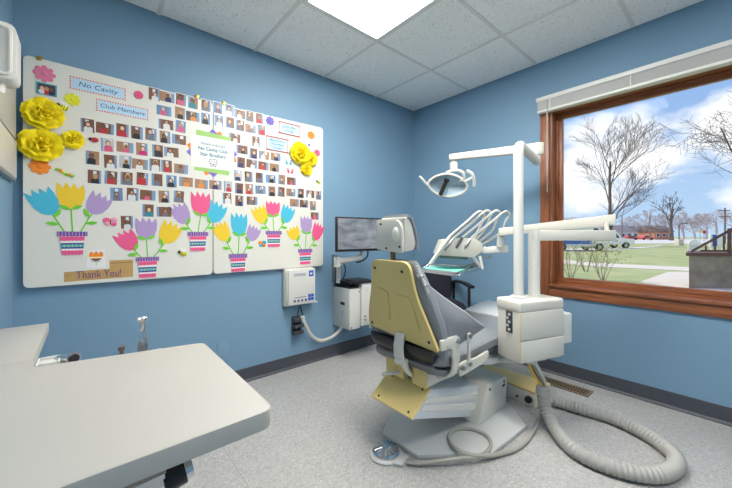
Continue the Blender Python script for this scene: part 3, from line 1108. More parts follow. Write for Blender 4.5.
P_, L_ = (0.064, 0.082), (0.086, 0.068)
ROWS = [
    ('top row', [(154.2, 94.5, 'pwhite'), (167, 97.3, 'lnavy'), (181, 99.9, 'ppink'), (193, 103, 'pteal'), (206, 105.8, 'pgrey'), (217.9, 108, 'pgrey'), (229.6, 110.3, 'pwhite'), (239.7, 114.3, 'lwhite'), (249.6, 116.4, 'pgrey'), (259.4, 118.6, 'pred')]),
    ('second row', [(164, 110.9, 'lpink'), (180, 113.3, 'pblack'), (192.8, 116.6, 'lorange'), (205.5, 118.9, 'pblack'), (218.8, 121.1, 'pwhite'), (230, 122.7, 'pgrey'), (240, 125.6, 'pgrey'), (250.5, 128.8, 'lgrey'), (261.4, 130.1, 'pred')]),
    ('third row', [(165.9, 124.7, 'lwhite'), (180.6, 126.8, 'ppink'), (234.6, 138, 'lwhite'), (256, 141.8, 'pwhite')]),
    ('fourth row', [(87.5, 125.7, 'pwhite'), (105, 128.6, 'lred'), (122.5, 130.5, 'pred'), (137, 133, 'pblack'), (151, 134.5, 'pgrey'), (165, 137.3, 'pblack'), (179, 139.7, 'lgrey'),
                    (242, 149.7, 'lblack'), (253.3, 153.6, 'pnavy'), (263.9, 155.4, 'lwhite'), (275.6, 157, 'lnavy')]),
    ('fifth row', [(107.4, 145.2, 'ppink'), (125, 147.4, 'lpink'), (141.9, 149.3, 'pmagenta'), (157.6, 151.1, 'pblack'), (171.4, 152.4, 'lwhite'),
                   (240.9, 162.6, 'pnavy'), (251.7, 163.9, 'lwhite'), (263.4, 166, 'lred'), (274.4, 167.8, 'lblack')]),
    ('sixth row', [(92.5, 158, 'pblack'), (110.5, 161.7, 'pwhite'), (125.3, 162.1, 'pblack'), (140, 164.3, 'lwhite'), (154.8, 165.2, 'pwhite'), (166.6, 166.4, 'pred'), (181.1, 169.1, 'lgrey'),
                   (238.2, 175.7, 'pnavy'), (248.5, 176.8, 'pgrey'), (259.4, 177.9, 'pgrey'), (270.6, 179, 'lblack'), (281.6, 179.7, 'pgrey'), (291.4, 181.3, 'lpink')]),
    ('seventh row', [(94.5, 176.9, 'pblack'), (110.9, 177.8, 'pred'), (126.6, 178.7, 'pgrey'), (142.4, 179, 'pred'), (157, 180, 'pgrey'), (171.4, 181.5, 'pblack'), (186, 182, 'lorange'), (201.4, 184.2, 'lorange'), (215.4, 185.1, 'lnavy'), (228, 186.5, 'pred'),
                     (239, 188.5, 'pnavy'), (249.2, 189.2, 'pred'), (260.5, 189.9, 'lgrey'), (271.7, 191.4, 'pblack'), (281.1, 191.9, 'pgrey'), (290.8, 192.6, 'lgrey'), (300.6, 193.4, 'pblack'), (310, 194.2, 'lwhite'), (318.3, 195.3, 'pgrey')]),
    ('eighth row', [(116.5, 194.4, 'pgrey'), (132.7, 194.4, 'pwhite'), (147.8, 195.3, 'lpink'), (164, 196.8, 'pblack'), (178.8, 196.8, 'pgrey'), (227, 198.4, 'pwhite'), (239.3, 200.9, 'pnavy'), (252, 200.9, 'lgrey'), (294.3, 202.9, 'lgrey'), (303.9, 203.9, 'lnavy'), (312.8, 205.8, 'pgrey')]),
    ('ninth row', [(148, 210.6, 'pteal'), (164, 211.9, 'lgrey'), (314.7, 216.1, 'lpink')]),
    ('lowest place', [(127, 222.4, 'pwhite')]),
]
ORD = ['first', 'second', 'third', 'fourth', 'fifth', 'sixth', 'seventh', 'eighth', 'ninth', 'tenth', 'eleventh', 'twelfth', 'thirteenth', 'fourteenth', 'fifteenth', 'sixteenth', 'seventeenth', 'eighteenth', 'nineteenth']
rp = random.Random(3)
for row, items in ROWS:
    for k, (px, py, code) in enumerate(items):
        shirt = code[1:]
        w, h = P_ if code[0] == 'p' else L_
        cx, cz = W(px, py)
        bk = rp.choice(['a brown door'] * 6 + ['a tan wall'] * 3 + ['a blue wall', 'a dark backdrop', 'a pale wall'])
        if row == 'lowest place':
            lab = 'snapshot of a person in %s pinned lowest of all, beside the pink butterfly' % shirt
        else:
            lab = 'snapshot of a person in %s, %s from the left in the %s of photos' % (shirt, ORD[k], row)
        snapshot(cx, cz, w, h, rp.uniform(-0.04, 0.04), shirt, bk, rp, lab, 0.0006 if k % 2 else 0.0003)

# ------------------------------------------------------------------ tulip cut-outs
PAL = {'cyan': mat('card_cyan', (72, 186, 216), .7), 'yellow': mat('card_yellow', (240, 200, 46), .7), 'lilac': mat('card_lilac', (178, 152, 200), .7), 'pink': mat('card_pink', (236, 92, 142), .7),
       'green': mat('card_green', (116, 206, 58), .7), 'violet': mat('card_violet', (122, 78, 158), .7), 'navy': mat('card_navy', (66, 72, 150), .7), 'white': mat('card_white', (240, 236, 232), .7),
       'lemon': mat('card_lemon', (226, 226, 50), .7), 'orange': mat('card_orange', (246, 140, 40), .7), 'lime': mat('card_lime', (164, 208, 120), .7), 'purple': mat('card_purple', (126, 110, 196), .7), 'teal': mat('card_teal', (60, 170, 190), .7)}
TULIP = [(0.02, -0.50), (0.22, -0.45), (0.40, -0.30), (0.50, -0.05), (0.52, 0.22), (0.46, 0.48), (0.26, 0.28), (0.12, 0.50), (0.0, 0.30), (-0.18, 0.52), (-0.28, 0.28), (-0.50, 0.50), (-0.52, 0.18), (-0.48, -0.10), (-0.36, -0.34), (-0.18, -0.46)]


def ribbon2(p, q, w):
    d = (Vector(q) - Vector(p)).normalized()
    n = Vector((-d.y, d.x)) * w / 2
    p, q = Vector(p), Vector(q)
    return [p - n, q - n, q + n, p + n]


def leaf2(p, ang, L, w):
    out = []
    c, s = math.cos(ang), math.sin(ang)
    for t, q in ((0, 0), (.25, .75), (.5, 1), (.78, .6), (1, 0), (.78, -.6), (.5, -.9), (.25, -.6)):
        x, y = t * L, q * w / 2
        out.append((p[0] + x * c - y * s, p[1] + x * s + y * c))
    return out


def tulip_pot(label, rim, bot, flowers):
    """rim: x0,x1,y0,y1 px; bot: x0,x1,y px; flowers: (colour, x0,x1,y0,y1, tilt)"""
    rx, rz, rw, rh = px_rect(rim[0], rim[2], rim[1], rim[3])
    bl_, br_ = W(bot[0], bot[2]), W(bot[1], bot[2])
    zbot = (bl_[1] + br_[1]) / 2
    bw = br_[0] - bl_[0]
    t = thing('tulip_pot_cutout', label, 'paper cutout', (rx, BD, zbot), 'paper tulip pots on the board')
    ztop = rz - rh / 2
    yb = BD - 0.0022
    H = ztop - zbot

    def hwid(f): return (rw * 0.415) * (1 - f) + (bw / 2) * f     # f=0 top
    def band(f0, f1, colr, y, th, wav=0):
        top_, bot_ = [], []
        n = 12
        for k in range(n + 1):
            s = k / n * 2 - 1
            jag = (0.03 * H * (k % 2)) if wav else 0
            top_.append((rx + s * hwid(f0), ztop - H * f0 - jag))
            bot_.append((rx + s * hwid(f1), ztop - H * f1 + jag))
        return wall_poly(bot_ + top_[::-1], y, th)
    pot = band(0, 1, PAL['white'], yb, 0.0012).build('pot', PAL['white'], t, smooth=False)
    band(0.0, 0.26, 0, yb - .0012, .0006, 1).build('pink_band', PAL['pink'], pot, smooth=False)
    band(0.36, 0.66, 0, yb - .0012, .0006).build('navy_band', PAL['navy'], pot, smooth=False)
    band(0.74, 1.0, 0, yb - .0012, .0006, 1).build('pink_band', PAL['pink'], pot, smooth=False)
    band(0.44, 0.58, 0, yb - .0018, .0005).build('teal_band', PAL['teal'], pot, smooth=False)
    for k in range(5):
        xx = rx + (k - 2) * rw * 0.13
        zz = ztop - H * .51
        wall_poly([(xx - rw * .04, zz), (xx, zz - H * .055), (xx + rw * .04, zz), (xx, zz + H * .055)], yb - .0023, .0006).build('yellow_diamond', PAL['lemon'], pot, smooth=False)
    rim_o = wall_poly([(rx - rw / 2, rz - rh / 2), (rx + rw / 2, rz - rh / 2), (rx + rw / 2, rz + rh / 2), (rx - rw / 2, rz + rh / 2)], yb, .0022).build('rim', PAL['violet'], t, smooth=False)
    for k in range(9):
        xx = rx - rw / 2 + rw * (k + 0.5) / 9
        wall_poly([(xx - rw * .018, rz - rh * .46), (xx + rw * .018, rz - rh * .46), (xx + rw * .018, rz + rh * .46), (xx - rw * .018, rz + rh * .46)], yb - .0022, .0004).build('rim_stripe', PAL['lilac'], rim_o, smooth=False)
    for k, (colr, x0, x1, y0, y1, tilt) in enumerate(flowers):
        cx, cz, w, h = px_rect(x0, y0, x1, y1)
        c, s = math.cos(-tilt), math.sin(-tilt)
        ww, hh = w / (1 + .35 * abs(tilt)), h / (1 + .18 * abs(tilt))
        wall_poly([(cx + (x * ww) * c - (z * hh) * s, cz + (x * ww) * s + (z * hh) * c) for x, z in TULIP], BD - .0010 - .0008 * (k % 2), .0010).build('tulip_head', PAL[colr], t, smooth=False)
        foot = (cx + 0.47 * hh * s, cz - 0.47 * hh * c)
        base = (rx + (k - 1) * rw * 0.25, rz + rh * 0.3)
        wall_poly(ribbon2(foot, base, rw * 0.055), BD - .0006, .0010).build('stem', PAL['green'], t, smooth=False)
        d = Vector(foot) - Vector(base)
        ln = d.length
        ang = math.atan2(d.y, d.x)
        L = rw * 0.44
        if k == 1:
            specs = ((0.97, ang + 1.15), (0.97, ang - 1.15))
        else:
            sg = -1 if k == 0 else 1
            specs = ((0.45, ang - sg * 1.0), (0.8, ang + sg * 0.9))
        for f, a in specs:
            wall_poly(leaf2(Vector(base) + d * f, a, L, rw * .18), BD - .0032, .0008).build('leaf', PAL['green'], t, smooth=False)
    return t


tulip_pot('paper pot with cyan, yellow and lilac tulips at the far left of the board', (57, 87.5, 231.6, 236.2), (62.4, 82.9, 255),
          [('cyan', 28, 60.4, 187, 217, -.45), ('yellow', 57, 84.5, 183, 209.5, 0), ('lilac', 84, 111, 192, 216, .45)])
tulip_pot('paper pot with pink, lilac and yellow tulips beside the thank you paper', (135.7, 159, 257, 261), (138.5, 155, 277.7),
          [('pink', 115, 139.5, 229, 252, -.5), ('lilac', 135.7, 156.7, 217.7, 239.5, 0), ('yellow', 157.5, 181, 220.7, 245, .4)])
tulip_pot('paper pot with lilac, pink and cyan tulips just left of the board seam', (187.4, 208, 232, 236), (191, 205, 251),
          [('lilac', 171, 191, 202, 225.5, -.4), ('pink', 191, 210, 192, 216, 0), ('cyan', 205, 226, 201, 224, .4)])
tulip_pot('paper pot with yellow, cyan and lilac tulips just right of the board seam', (228.7, 247, 253.8, 258), (232, 245, 271.5),
          [('yellow', 213.4, 230.6, 221, 242.7, -.4), ('cyan', 231, 247, 213, 236, 0), ('lilac', 245.4, 260, 225, 242, .4)])
tulip_pot('paper pot with yellow, pink and cyan tulips highest on the right panel', (265.6, 281.5, 231, 234.6), (268.5, 280, 247),
          [('yellow', 252.5, 268.5, 205, 224.7, -.4), ('pink', 266, 279.6, 201, 217, 0), ('cyan', 280, 294, 204.6, 223.8, .35)])
tulip_pot('paper pot with yellow, lilac and pink tulips at the right edge of the board', (298, 312, 249, 252.5), (300, 310, 264.3),
          [('yellow', 287, 300.5, 226, 240.7, -.4), ('lilac', 300.5, 311.8, 216, 234, 0), ('pink', 311.5, 323, 222, 241.5, .35)])

# ------------------------------------------------------------------ lettered signs
M_SIGN = mat('sign_pale_blue', (190, 220, 240), .6)
M_SIGNINK = mat('sign_ink', (34, 92, 136), .6)
M_DOTS = mat('sign_red_dots', (206, 84, 76), .6)


def sign(corners, lines, label, size, border='dots'):
    (ax, az), (bx, bz), (cx_, cz_), (dx, dz) = [W(*c) for c in corners]     # tl tr br bl
    xl, xr = (ax + dx) / 2, (bx + cx_) / 2
    zt, zb = (az + bz) / 2, (cz_ + dz) / 2
    t = thing('lettered_sign', label, 'sign', ((xl + xr) / 2, BD, zb), 'lettered signs on the board')
    wall_poly([(xl, zb), (xr, zb), (xr, zt), (xl, zt)], BD - .0004, .0014).build('card', PAL['white'], t, smooth=False)
    m = 0.010
    wall_poly([(xl + m, zb + m), (xr - m, zb + m), (xr - m, zt - m), (xl + m, zt - m)], BD - .0018, .0005).build('face', M_SIGN, t, smooth=False)
    b = B()
    st = 0.0115 if border == 'dots' else 0.0085
    nx, nz = max(4, round((xr - xl) / st)), max(3, round((zt - zb) / st))
    q = 0.0047
    for k in range(nx):
        x = xl + (k + .5) * (xr - xl) / nx
        for z in (zb + .0055, zt - .0055):
            b.prism([(x - q, BD - .0018, z), (x, BD - .0018, z - q), (x + q, BD - .0018, z), (x, BD - .0018, z + q)] if border == 'dots' else [(x - q * 1.3, BD - .0018, z - q), (x + q * 1.3, BD - .0018, z - q), (x + q * 1.3, BD - .0018, z + q), (x - q * 1.3, BD - .0018, z + q)], (0, -.0005, 0))
    for k in range(nz):
        z = zb + (k + .5) * (zt - zb) / nz
        for x in (xl + .0055, xr - .0055):
            b.prism([(x - q, BD - .0018, z), (x, BD - .0018, z - q), (x + q, BD - .0018, z), (x, BD - .0018, z + q)], (0, -.0005, 0))
    b.build('dotted_border', M_DOTS, t, smooth=False)
    ls = lines.split('\n')
    for i, ln in enumerate(ls):
        lettering(ln, size, ((xl + xr) / 2, BD - .0026, (zt + zb) / 2 + ((len(ls) - 1) / 2 - i) * size * 1.05), ROT_WALL, M_SIGNINK, t, sx=1.12, shear=0.18)
    return t


sign([(69, 75), (126.5, 88.5), (126, 101), (69, 89)], 'No Cavity', 'pale blue sign with red dotted border reading No Cavity', 0.036)
sign([(95.5, 97), (149, 110), (148.5, 121), (95.5, 111)], 'Club Members', 'pale blue sign with red dotted border reading Club Members', 0.031)
sign([(278.5, 120), (300, 126.5), (299.5, 138), (278.5, 133)], 'Join the\nClub', 'pale blue sign reading Join the Club near the right corner', 0.030, 'bar')
sign([(266, 134), (288.5, 140.5), (288, 154), (266, 149.5)], 'Become a\nMember\nToday!', 'pale blue three line sign below the Join the Club sign', 0.027, 'bar')

# star brushers card: layered papers
cx, cz, w, h = px_rect(190.5, 135, 234, 171)
t = thing('star_brushers_card', 'white lettered card with a tooth emblem on layered green, orange and purple papers', 'card', (cx, BD, cz - h / 2))
for colr, ang, y in (('orange', 0.55, .0004), ('purple', 0.85, .0010), ('lime', -0.05, .0016)):
    s = 0.36 if colr != 'lime' else 0.42
    ww, hh = (w * .80, h * 1.10) if colr == 'lime' else (w * .88, w * .80)
    c, sn = math.cos(ang), math.sin(ang)
    pts = [(cx + x * ww / 2 * c - z * hh / 2 * sn, cz + x * ww / 2 * sn + z * hh / 2 * c) for x, z in ((-1, -1), (1, -1), (1, 1), (-1, 1))]
    wall_poly(pts, BD - y, .0005).build('%s_paper' % {'orange': 'orange', 'purple': 'purple', 'lime': 'green'}[colr], PAL[colr], t, smooth=False)
wall_poly([(cx - w / 2, cz - h * .44), (cx + w / 2, cz - h * .44), (cx + w / 2, cz + h * .42), (cx - w / 2, cz + h * .42)], BD - .0026, .0012).build('card', PAL['white'], t, smooth=False)
M_TINK = mat('teal_ink', (52, 140, 164), .6)
lettering('Newly Inducted', 0.025, (cx, BD - .0044, cz + h * .22), ROT_WALL, M_TINK, t, sx=.95)
lettering('No Cavity Club', 0.031, (cx, BD - .0044, cz + h * .08), ROT_WALL, M_TINK, t, sx=.95, bold=.0006)
lettering('Star Brushers', 0.031, (cx, BD - .0044, cz - h * .07), ROT_WALL, M_TINK, t, sx=.95, bold=.0006)
tooth = [(-.5, .5), (-.2, .62), (0, .5), (.2, .62), (.5, .5), (.55, .1), (.38, -.3), (.3, -.7), (.12, -.6), (0, -.2), (-.12, -.6), (-.3, -.7), (-.38, -.3), (-.55, .1)]
em = B()
loop = [Vector((cx + x * .045, BD - .0042, cz - h * .27 + z * .04)) for x, z in tooth]
for i in range(len(loop)):
    em.cone(loop[i], loop[(i + 1) % len(loop)], .0018, n=5)
for x in (-.2, .2):
    em.ball((cx + x * .045, BD - .0042, cz - h * .25), (.003, .001, .004), seg=8)
em.tube([(cx + math.cos(a) * .016, BD - .0042, cz - h * .27 + math.sin(a) * .012) for a in [PI * (1.15 + .7 * k / 6) for k in range(7)]], .0013, n=5)
em.build('tooth_emblem', M_INK, t)

# thank-you paper and tulip drawing
a, b_ = W(64, 278), W(133, 279.5)
z0, z1 = W(64, 282)[1], W(64, 272.3)[1]
t = thing('thank_you_paper', 'brown kraft paper strip hand lettered Thank You at the lower left', 'paper sign', ((a[0] + b_[0]) / 2, BD, z0))
xm = W(109.5, 270)[0]
zhi = W(120, 260)[1]
wall_poly([(a[0], z0), (b_[0], z0 + .004), (b_[0], zhi), (xm, zhi), (xm, z1 + .006), (a[0], z1)], BD - .0004, .0010).build('kraft_paper', mat('kraft', (200, 162, 104), .8, noise=(40, .5, (180, 140, 84))), t, smooth=False)
wall_poly([(xm + .004, zhi - .018), (b_[0] - .004, zhi - .018), (b_[0] - .004, zhi - .014), (xm + .004, zhi - .014)], BD - .0014, .0006).build('fold', mat('kraft_fold', (150, 112, 60), .8), t, smooth=False)
lettering('Thank You!', 0.058, (a[0] + (b_[0] - a[0]) * .49, BD - .0022, (z0 + z1) / 2 + .005), ROT_WALL, mat('violet_marker', (112, 60, 120), .6), t, sx=.72)
cx, cz, w, h = px_rect(86, 250, 106, 267.5)
t = thing('tulip_drawing', 'small white paper with an orange crayon tulip above the thank you strip', 'drawing', (cx, BD, cz - h / 2))
wall_poly([(cx - w / 2, cz - h / 2), (cx + w / 2, cz - h / 2), (cx + w * .45, cz + h * .5), (cx - w * .38, cz + h * .5)], BD - .0006, .0010).build('paper', PAL['white'], t, smooth=False)
y = BD - .0016
sc = [(cx - .36 * w, cz + .12 * h)] + [(cx - .36 * w + .72 * w * (k / 12), cz + h * (.28 + .14 * abs(math.sin(k / 12 * 3 * PI)))) for k in range(13)] + [(cx + .36 * w, cz + .12 * h)]
wall_poly(sc, y, .0006).build('orange_petals', PAL['orange'], t, smooth=False)
wall_poly([(cx - .34 * w, cz + .12 * h), (cx - .30 * w, cz + .02 * h), (cx + .30 * w, cz + .02 * h), (cx + .34 * w, cz + .12 * h)], y, .0006).build('cream_band', mat('crayon_cream', (240, 224, 160), .8), t, smooth=False)
wall_poly([(cx - .30 * w, cz + .02 * h), (cx - .22 * w, cz - .06 * h), (cx + .22 * w, cz - .06 * h), (cx + .30 * w, cz + .02 * h)], y, .0006).build('red_band', mat('crayon_red', (176, 50, 60), .8), t, smooth=False)
wall_poly([(cx - .22 * w, cz - .06 * h), (cx - .1 * w, cz - .12 * h), (cx + .1 * w, cz - .12 * h), (cx + .22 * w, cz - .06 * h)], y, .0006).build('blue_band', PAL['navy'], t, smooth=False)
wall_poly([(cx - .34 * w, cz - .15 * h), (cx, cz - .20 * h), (cx + .34 * w, cz - .15 * h), (cx, cz - .12 * h)], y, .0006).build('leaf', PAL['lime'], t, smooth=False)
wall_poly([(cx - .02 * w, cz - .4 * h), (cx + .02 * w, cz - .4 * h), (cx + .02 * w, cz - .16 * h), (cx - .02 * w, cz - .16 * h)], y - .0002, .0006).build('stem', PAL['lime'], t, smooth=False)
# small framed picture with a teal border
a, b_ = px_rect(36, 82, 57, 97)[:2], px_rect(36, 82, 57, 97)[2:]
cx, cz, w, h = a[0], a[1], b_[0], b_[1] * .78
t = thing('framed_magnet_photo', 'small dark group picture with a bright teal border at the upper left', 'photo', (cx, BD, cz - h / 2))
wall_poly([(cx - w / 2, cz - h / 2), (cx + w / 2, cz - h / 2), (cx + w / 2, cz + h / 2), (cx - w / 2, cz + h / 2)], BD - .0006, .003).build('frame', PAL['teal'], t, smooth=False)
q = .006
wall_poly([(cx - w / 2 + q, cz - h / 2 + q), (cx + w / 2 - q, cz - h / 2 + q), (cx + w / 2 - q, cz + h / 2 - q), (cx - w / 2 + q, cz + h / 2 - q)], BD - .0036, .0005).build('print', BACKS['a dark backdrop'], t, smooth=False)
for k in range(3):
    xx = cx - w * .22 + k * w * .22
    B().ball((xx, BD - .0042, cz), (.009, .0006, .012), seg=10).build('face', SKIN[k % 3], t)
    B().ball((xx, BD - .0042, cz - h * .26), (.014, .0006, .012), seg=10).build('shirt', [SHIRTS['white'], SHIRTS['red'], SHIRTS['navy']][k], t)

# ------------------------------------------------------------------ small flower and creature magnets
def daisy(px, py, r, colr, label, petals=8, centre=None):
    r *= 0.80
    cx, cz = W(px, py)
    t = thing('flower_magnet', label, 'magnet', (cx, BD, cz), 'flower magnets on the board')
    pts = []
    n = petals * 6
    for k in range(n):
        a = 2 * PI * k / n
        rr = r * (0.74 + 0.30 * abs(math.cos(a * petals / 2)) ** 0.6)
        pts.append((cx + math.cos(a) * rr, cz + math.sin(a) * rr))
    B().prism([(x, BD - .0006, z) for x, z in pts], (0, -.005, 0), .0012).build('petals', PAL[colr] if isinstance(colr, str) else colr, t)
    B().lathe([(r * .30, 0), (r * .30, .002), (r * .2, .0038), (0.0005, .0045)], (cx, BD - .0056, cz), (0, -1, 0), 16).build('centre', centre or (PAL[colr] if isinstance(colr, str) else colr), t)
    return t
M_ROSE = mat('felt_rose', (226, 128, 160), .9)
daisy(44.5, 74, .052, M_ROSE, 'dusty pink flower magnet at the upper left corner')
daisy(72.5, 99.8, .042, 'lemon', 'small lemon yellow flower magnet right of the big rosettes')
daisy(40, 166.5, .050, 'orange', 'orange flower magnet below the big yellow rosettes')
daisy(138.6, 95, .030, 'pink', 'round pink flower magnet beside the No Cavity sign', 10)
daisy(270, 121, .042, 'purple', 'purple flower magnet left of the Join the Club sign')
daisy(311, 135.3, .040, 'orange', 'orange flower magnet near the upper right corner')
daisy(317, 153, .036, 'pink', 'pink flower magnet by the right board edge', 10)
daisy(309, 145, .014, 'purple', 'tiny purple flower magnet above the small rosettes', 6)


def creature(kind, px, py, label, s=1.0):
    cx, cz = W(px, py)
    y = BD
    t = thing('%s_magnet' % kind, label, 'magnet', (cx, y, cz), 'creature magnets on the board')

    def bl2(nm, x, z, rx, rz, m, d=.004, a=0.0):
        mx = Matrix.Rotation(-a, 4, 'Y')
        return B().ball((cx + x * s, y - .0045, cz + z * s), (rx * s, d, rz * s), mx, 10).build(nm, m, t)
    if kind == 'bee':
        bl2('wing', .004, .012, .008, .013, PAL['white'], .002, .4)
        bl2('wing', .014, .010, .007, .011, PAL['white'], .002, -.3)
        bl2('body', .010, -.004, .016, .011, PAL['lemon'], .0042, -.4)
        for k in (-1, 0, 1):
            bl2('stripe', .010 + k * .008, -.004 - k * .0034, .0022, .010, M_BLACK, .0048, -.4)
        bl2('head', -.008, .005, .007, .007, M_BLACK)
    elif kind == 'ladybug':
        bl2('head', -.014, .002, .008, .008, M_BLACK)
        sh = bl2('shell', .002, 0, .016, .013, SHIRTS['red'], .0048)
        for x, z in ((-.003, .005), (.006, .004), (.002, -.005), (.010, -.003)):
            B().ball((cx + x * s, y - .0085, cz + z * s), (.0025, .0015, .0025), None, 6).build('spot', M_BLACK, sh)
    elif kind in ('butterfly', 'dragonfly'):
        m1, m2 = (PAL['pink'], mat('butterfly_pale', (240, 170, 190), .7)) if kind == 'butterfly' else (PAL['orange'], PAL['teal'])
        bl2('wing', -.016, .010, .015, .011, m1, .002, .5)
        bl2('wing', .016, .012, .015, .011, m2, .002, -.5)
        bl2('wing', -.012, -.010, .011, .010, m2, .002, -.4)
        bl2('wing', .014, -.010, .011, .010, m1, .002, .4)
        bl2('body', 0, 0, .003, .016, SHIRTS['red'], .0035)
    elif kind == 'caterpillar':
        cols = [PAL['green'], PAL['orange'], PAL['lemon'], PAL['green'], PAL['orange'], PAL['green']]
        for k in range(6):
            bl2('segment', -.030 + k * .012, .012 - k * .006 + .004 * math.sin(k * 1.7), .009, .008, cols[k])
    elif kind == 'footprints':
        m = PAL['teal'] if 'teal' in label else PAL['pink']
        for q in (-1, 1):
            bl2('sole', q * .013, -.004, .007, .012, m, .002, q * -.3)
            for k in range(4):
                bl2('toe', q * .013 + (k - 1.5) * .0045 + q * .004, .012 + .002 * (1 - abs(k - 1.5)), .002, .0024, m, .002)
    return t
creature('bee', 61, 106.5, 'bee magnet between the big rosette and the lemon flower', 1.25)
creature('bee', 181, 253, 'bee magnet below the yellow tulip left of the seam', 1.3)
creature('bee', 317.5, 182, 'bee magnet below the small rosettes', 1.1)
creature('ladybug', 94.3, 140, 'red ladybug magnet above the snapshots on the left', 1.1)
creature('caterpillar', 65, 172.5, 'green and orange caterpillar magnet right of the orange flower')
creature('butterfly', 110.5, 222, 'pink butterfly magnet beside the lowest snapshot', 1.15)
creature('dragonfly', 262, 244, 'orange and teal winged insect magnet between two tulip pots', 1.1)
creature('footprints', 288.5, 162.5, 'teal pair of footprints magnet', 1.3)
creature('footprints', 290, 171, 'pink pair of footprints magnet', 1.3)

# ------------------------------------------------------------------ crepe paper rosettes
M_CREPE = mat('yellow_crepe', (255, 232, 20), .85, bump=(90, .3))
M_CREPE2 = mat('yellow_crepe_deep', (250, 218, 10), .85, bump=(90, .3))


def petal_mesh(w, L, cup):
    vs_, fs = [], []
    nu, nv = 5, 5
    for i in range(nv + 1):
        f = i / nv
        ww = w * (0.35 + 0.9 * math.sin(min(1, f * 1.05) * PI * 0.62)) * (1 if f < .8 else 1 - (f - .8) * 1.3)
        for j in range(nu + 1):
            g = j / nu * 2 - 1
            x = g * ww / 2
            zc = cup * (f ** 1.5) * (1 - .5 * g * g) + 0.18 * w * g * g * (1 - f) + (0.012 * w * math.sin(j * 2.4 + i))
            curl = -0.22 * cup * max(0, f - .75) * 4 * abs(1)
            vs_.append((x, f * L, zc + curl))
    for i in range(nv):
        for j in range(nu):
            a_ = i * (nu + 1) + j
            fs.append((a_, a_ + 1, a_ + nu + 2, a_ + nu + 1))
    me = bpy.data.meshes.new('petal')
    me.from_pydata(vs_, [], fs)
    me.materials.append(M_CREPE)
    me.polygons.foreach_set('use_smooth', [True] * len(me.polygons))
    return me


def rosette(x0, y0, x1, y1, label, seed):
    cx, cz, w, h = px_rect(x0, y0, x1, y1, BD - 0.02)
    r = (w + h) / 4 * 0.92
    w, h = w * 0.92, h * 0.92
    sx, sz = w / 2 / r, h / 2 / r
    rnd = random.Random(seed)
    t = thing('crepe_rosette', label, 'paper flower', (cx, BD, cz), 'yellow crepe rosettes on the board')
    me_big = petal_mesh(r * .62, r * .72, r * .26)
    me_mid = petal_mesh(r * .52, r * .46, r * .34)
    me_in = petal_mesh(r * .36, r * .26, r * .30)
    dome = B().lathe([(r * .55, 0), (r * .6, r * .10), (r * .42, r * .24), (0.001, r * .30)], (cx, BD - .001, cz), (0, -1, 0), 18)
    dome.build('core', M_CREPE2, t)
    # wall frame: petal local x -> tangent, y -> outwards, z -> towards the room
    for me, cnt, r0, lift, tip in ((me_big, 9, .34, .06, .10), (me_big, 7, .20, .16, .38), (me_mid, 7, .15, .24, .55), (me_mid, 5, .06, .30, .85), (me_in, 5, .01, .36, 1.1)):
        off = rnd.random() * 2
        for k in range(cnt):
            a = off + 2 * PI * k / cnt + rnd.uniform(-.12, .12)
            out = Vector((math.cos(a) * sx, 0, math.sin(a) * sz))
            ou = Vector((math.cos(a), 0, math.sin(a)))
            room = Vector((0, -1, 0))
            yv = (ou * math.cos(tip) + room * math.sin(tip)).normalized()
            zv = (room * math.cos(tip) - ou * math.sin(tip)).normalized()
            xv = yv.cross(zv)
            sc_ = rnd.uniform(.92, 1.08)
            pos = Vector((cx, BD, cz)) + out * (r * r0) + room * (r * lift)
            o = put('petal', me, pos, t)
            M3 = Matrix((xv, yv, zv)).transposed()
            o.rotation_euler = M3.to_euler()
            o.scale = (sc_, sc_, sc_)
    return t
rosette(21, 96, 64, 131, 'large yellow crepe paper rosette, upper one of the left trio', 1)
rosette(15, 128, 65, 161, 'large yellow crepe paper rosette, lower one of the left trio', 2)
rosette(60.5, 129, 85, 149, 'small yellow crepe paper rosette right of the two large ones', 3)
rosette(290, 142, 311, 165, 'largest yellow crepe paper rosette on the right panel', 4)
rosette(305, 152, 318.5, 166, 'small yellow crepe paper rosette on the right panel, right one', 5)
rosette(301, 162, 313, 175.5, 'small yellow crepe paper rosette on the right panel, lowest one', 6)

# ================================================================== COUNTER (foreground)
CT = 0.748
cnt = thing('laminate_counter', 'off-white laminate counter peninsula in the foreground', 'counter', (-2.8, -1.55, 0))
ctop = rounded([(-3.019, -1.80), (-2.474, -1.80), (-2.474, -1.312), (-2.836, -1.240), (-2.845, -1.168), (-3.019, -1.168)], [0, .028, .02, 0, 0, 0], 6)
B().prism([(p[0], p[1], CT - 0.034) for p in ctop], (0, 0, 0.034), .003, 2).build('worktop', M_COUNTER, cnt)
B().bb(-3.019, -2.845, -1.1665, -0.705, CT - 0.034, CT, .003).build('side_worktop', M_COUNTER, cnt)
B().bb(-3.019, -2.88, -1.76, -.72, 0.0, CT - 0.0345).build('cabinet_body', M_COUNTER_E, cnt)
B().bb(-2.880, -2.864, -1.75, -1.38, 0.12, 0.70, .003).build('cabinet_door', M_COUNTER_E, cnt)
B().bb(-2.88, -2.55, -1.25, -1.10, CT - 0.075, CT - 0.055, .004).build('rear_ledge', M_GREYW, cnt)
B().bb(-2.60, -2.56, -1.36, -1.24, CT - 0.075, CT - 0.0345).build('ledge_bracket', M_GREYW, cnt)

zl = CT - 0.055


def on_ledge(px, y):
    p = PY(px, 345, y)
    return Vector((p.x, y, zl))
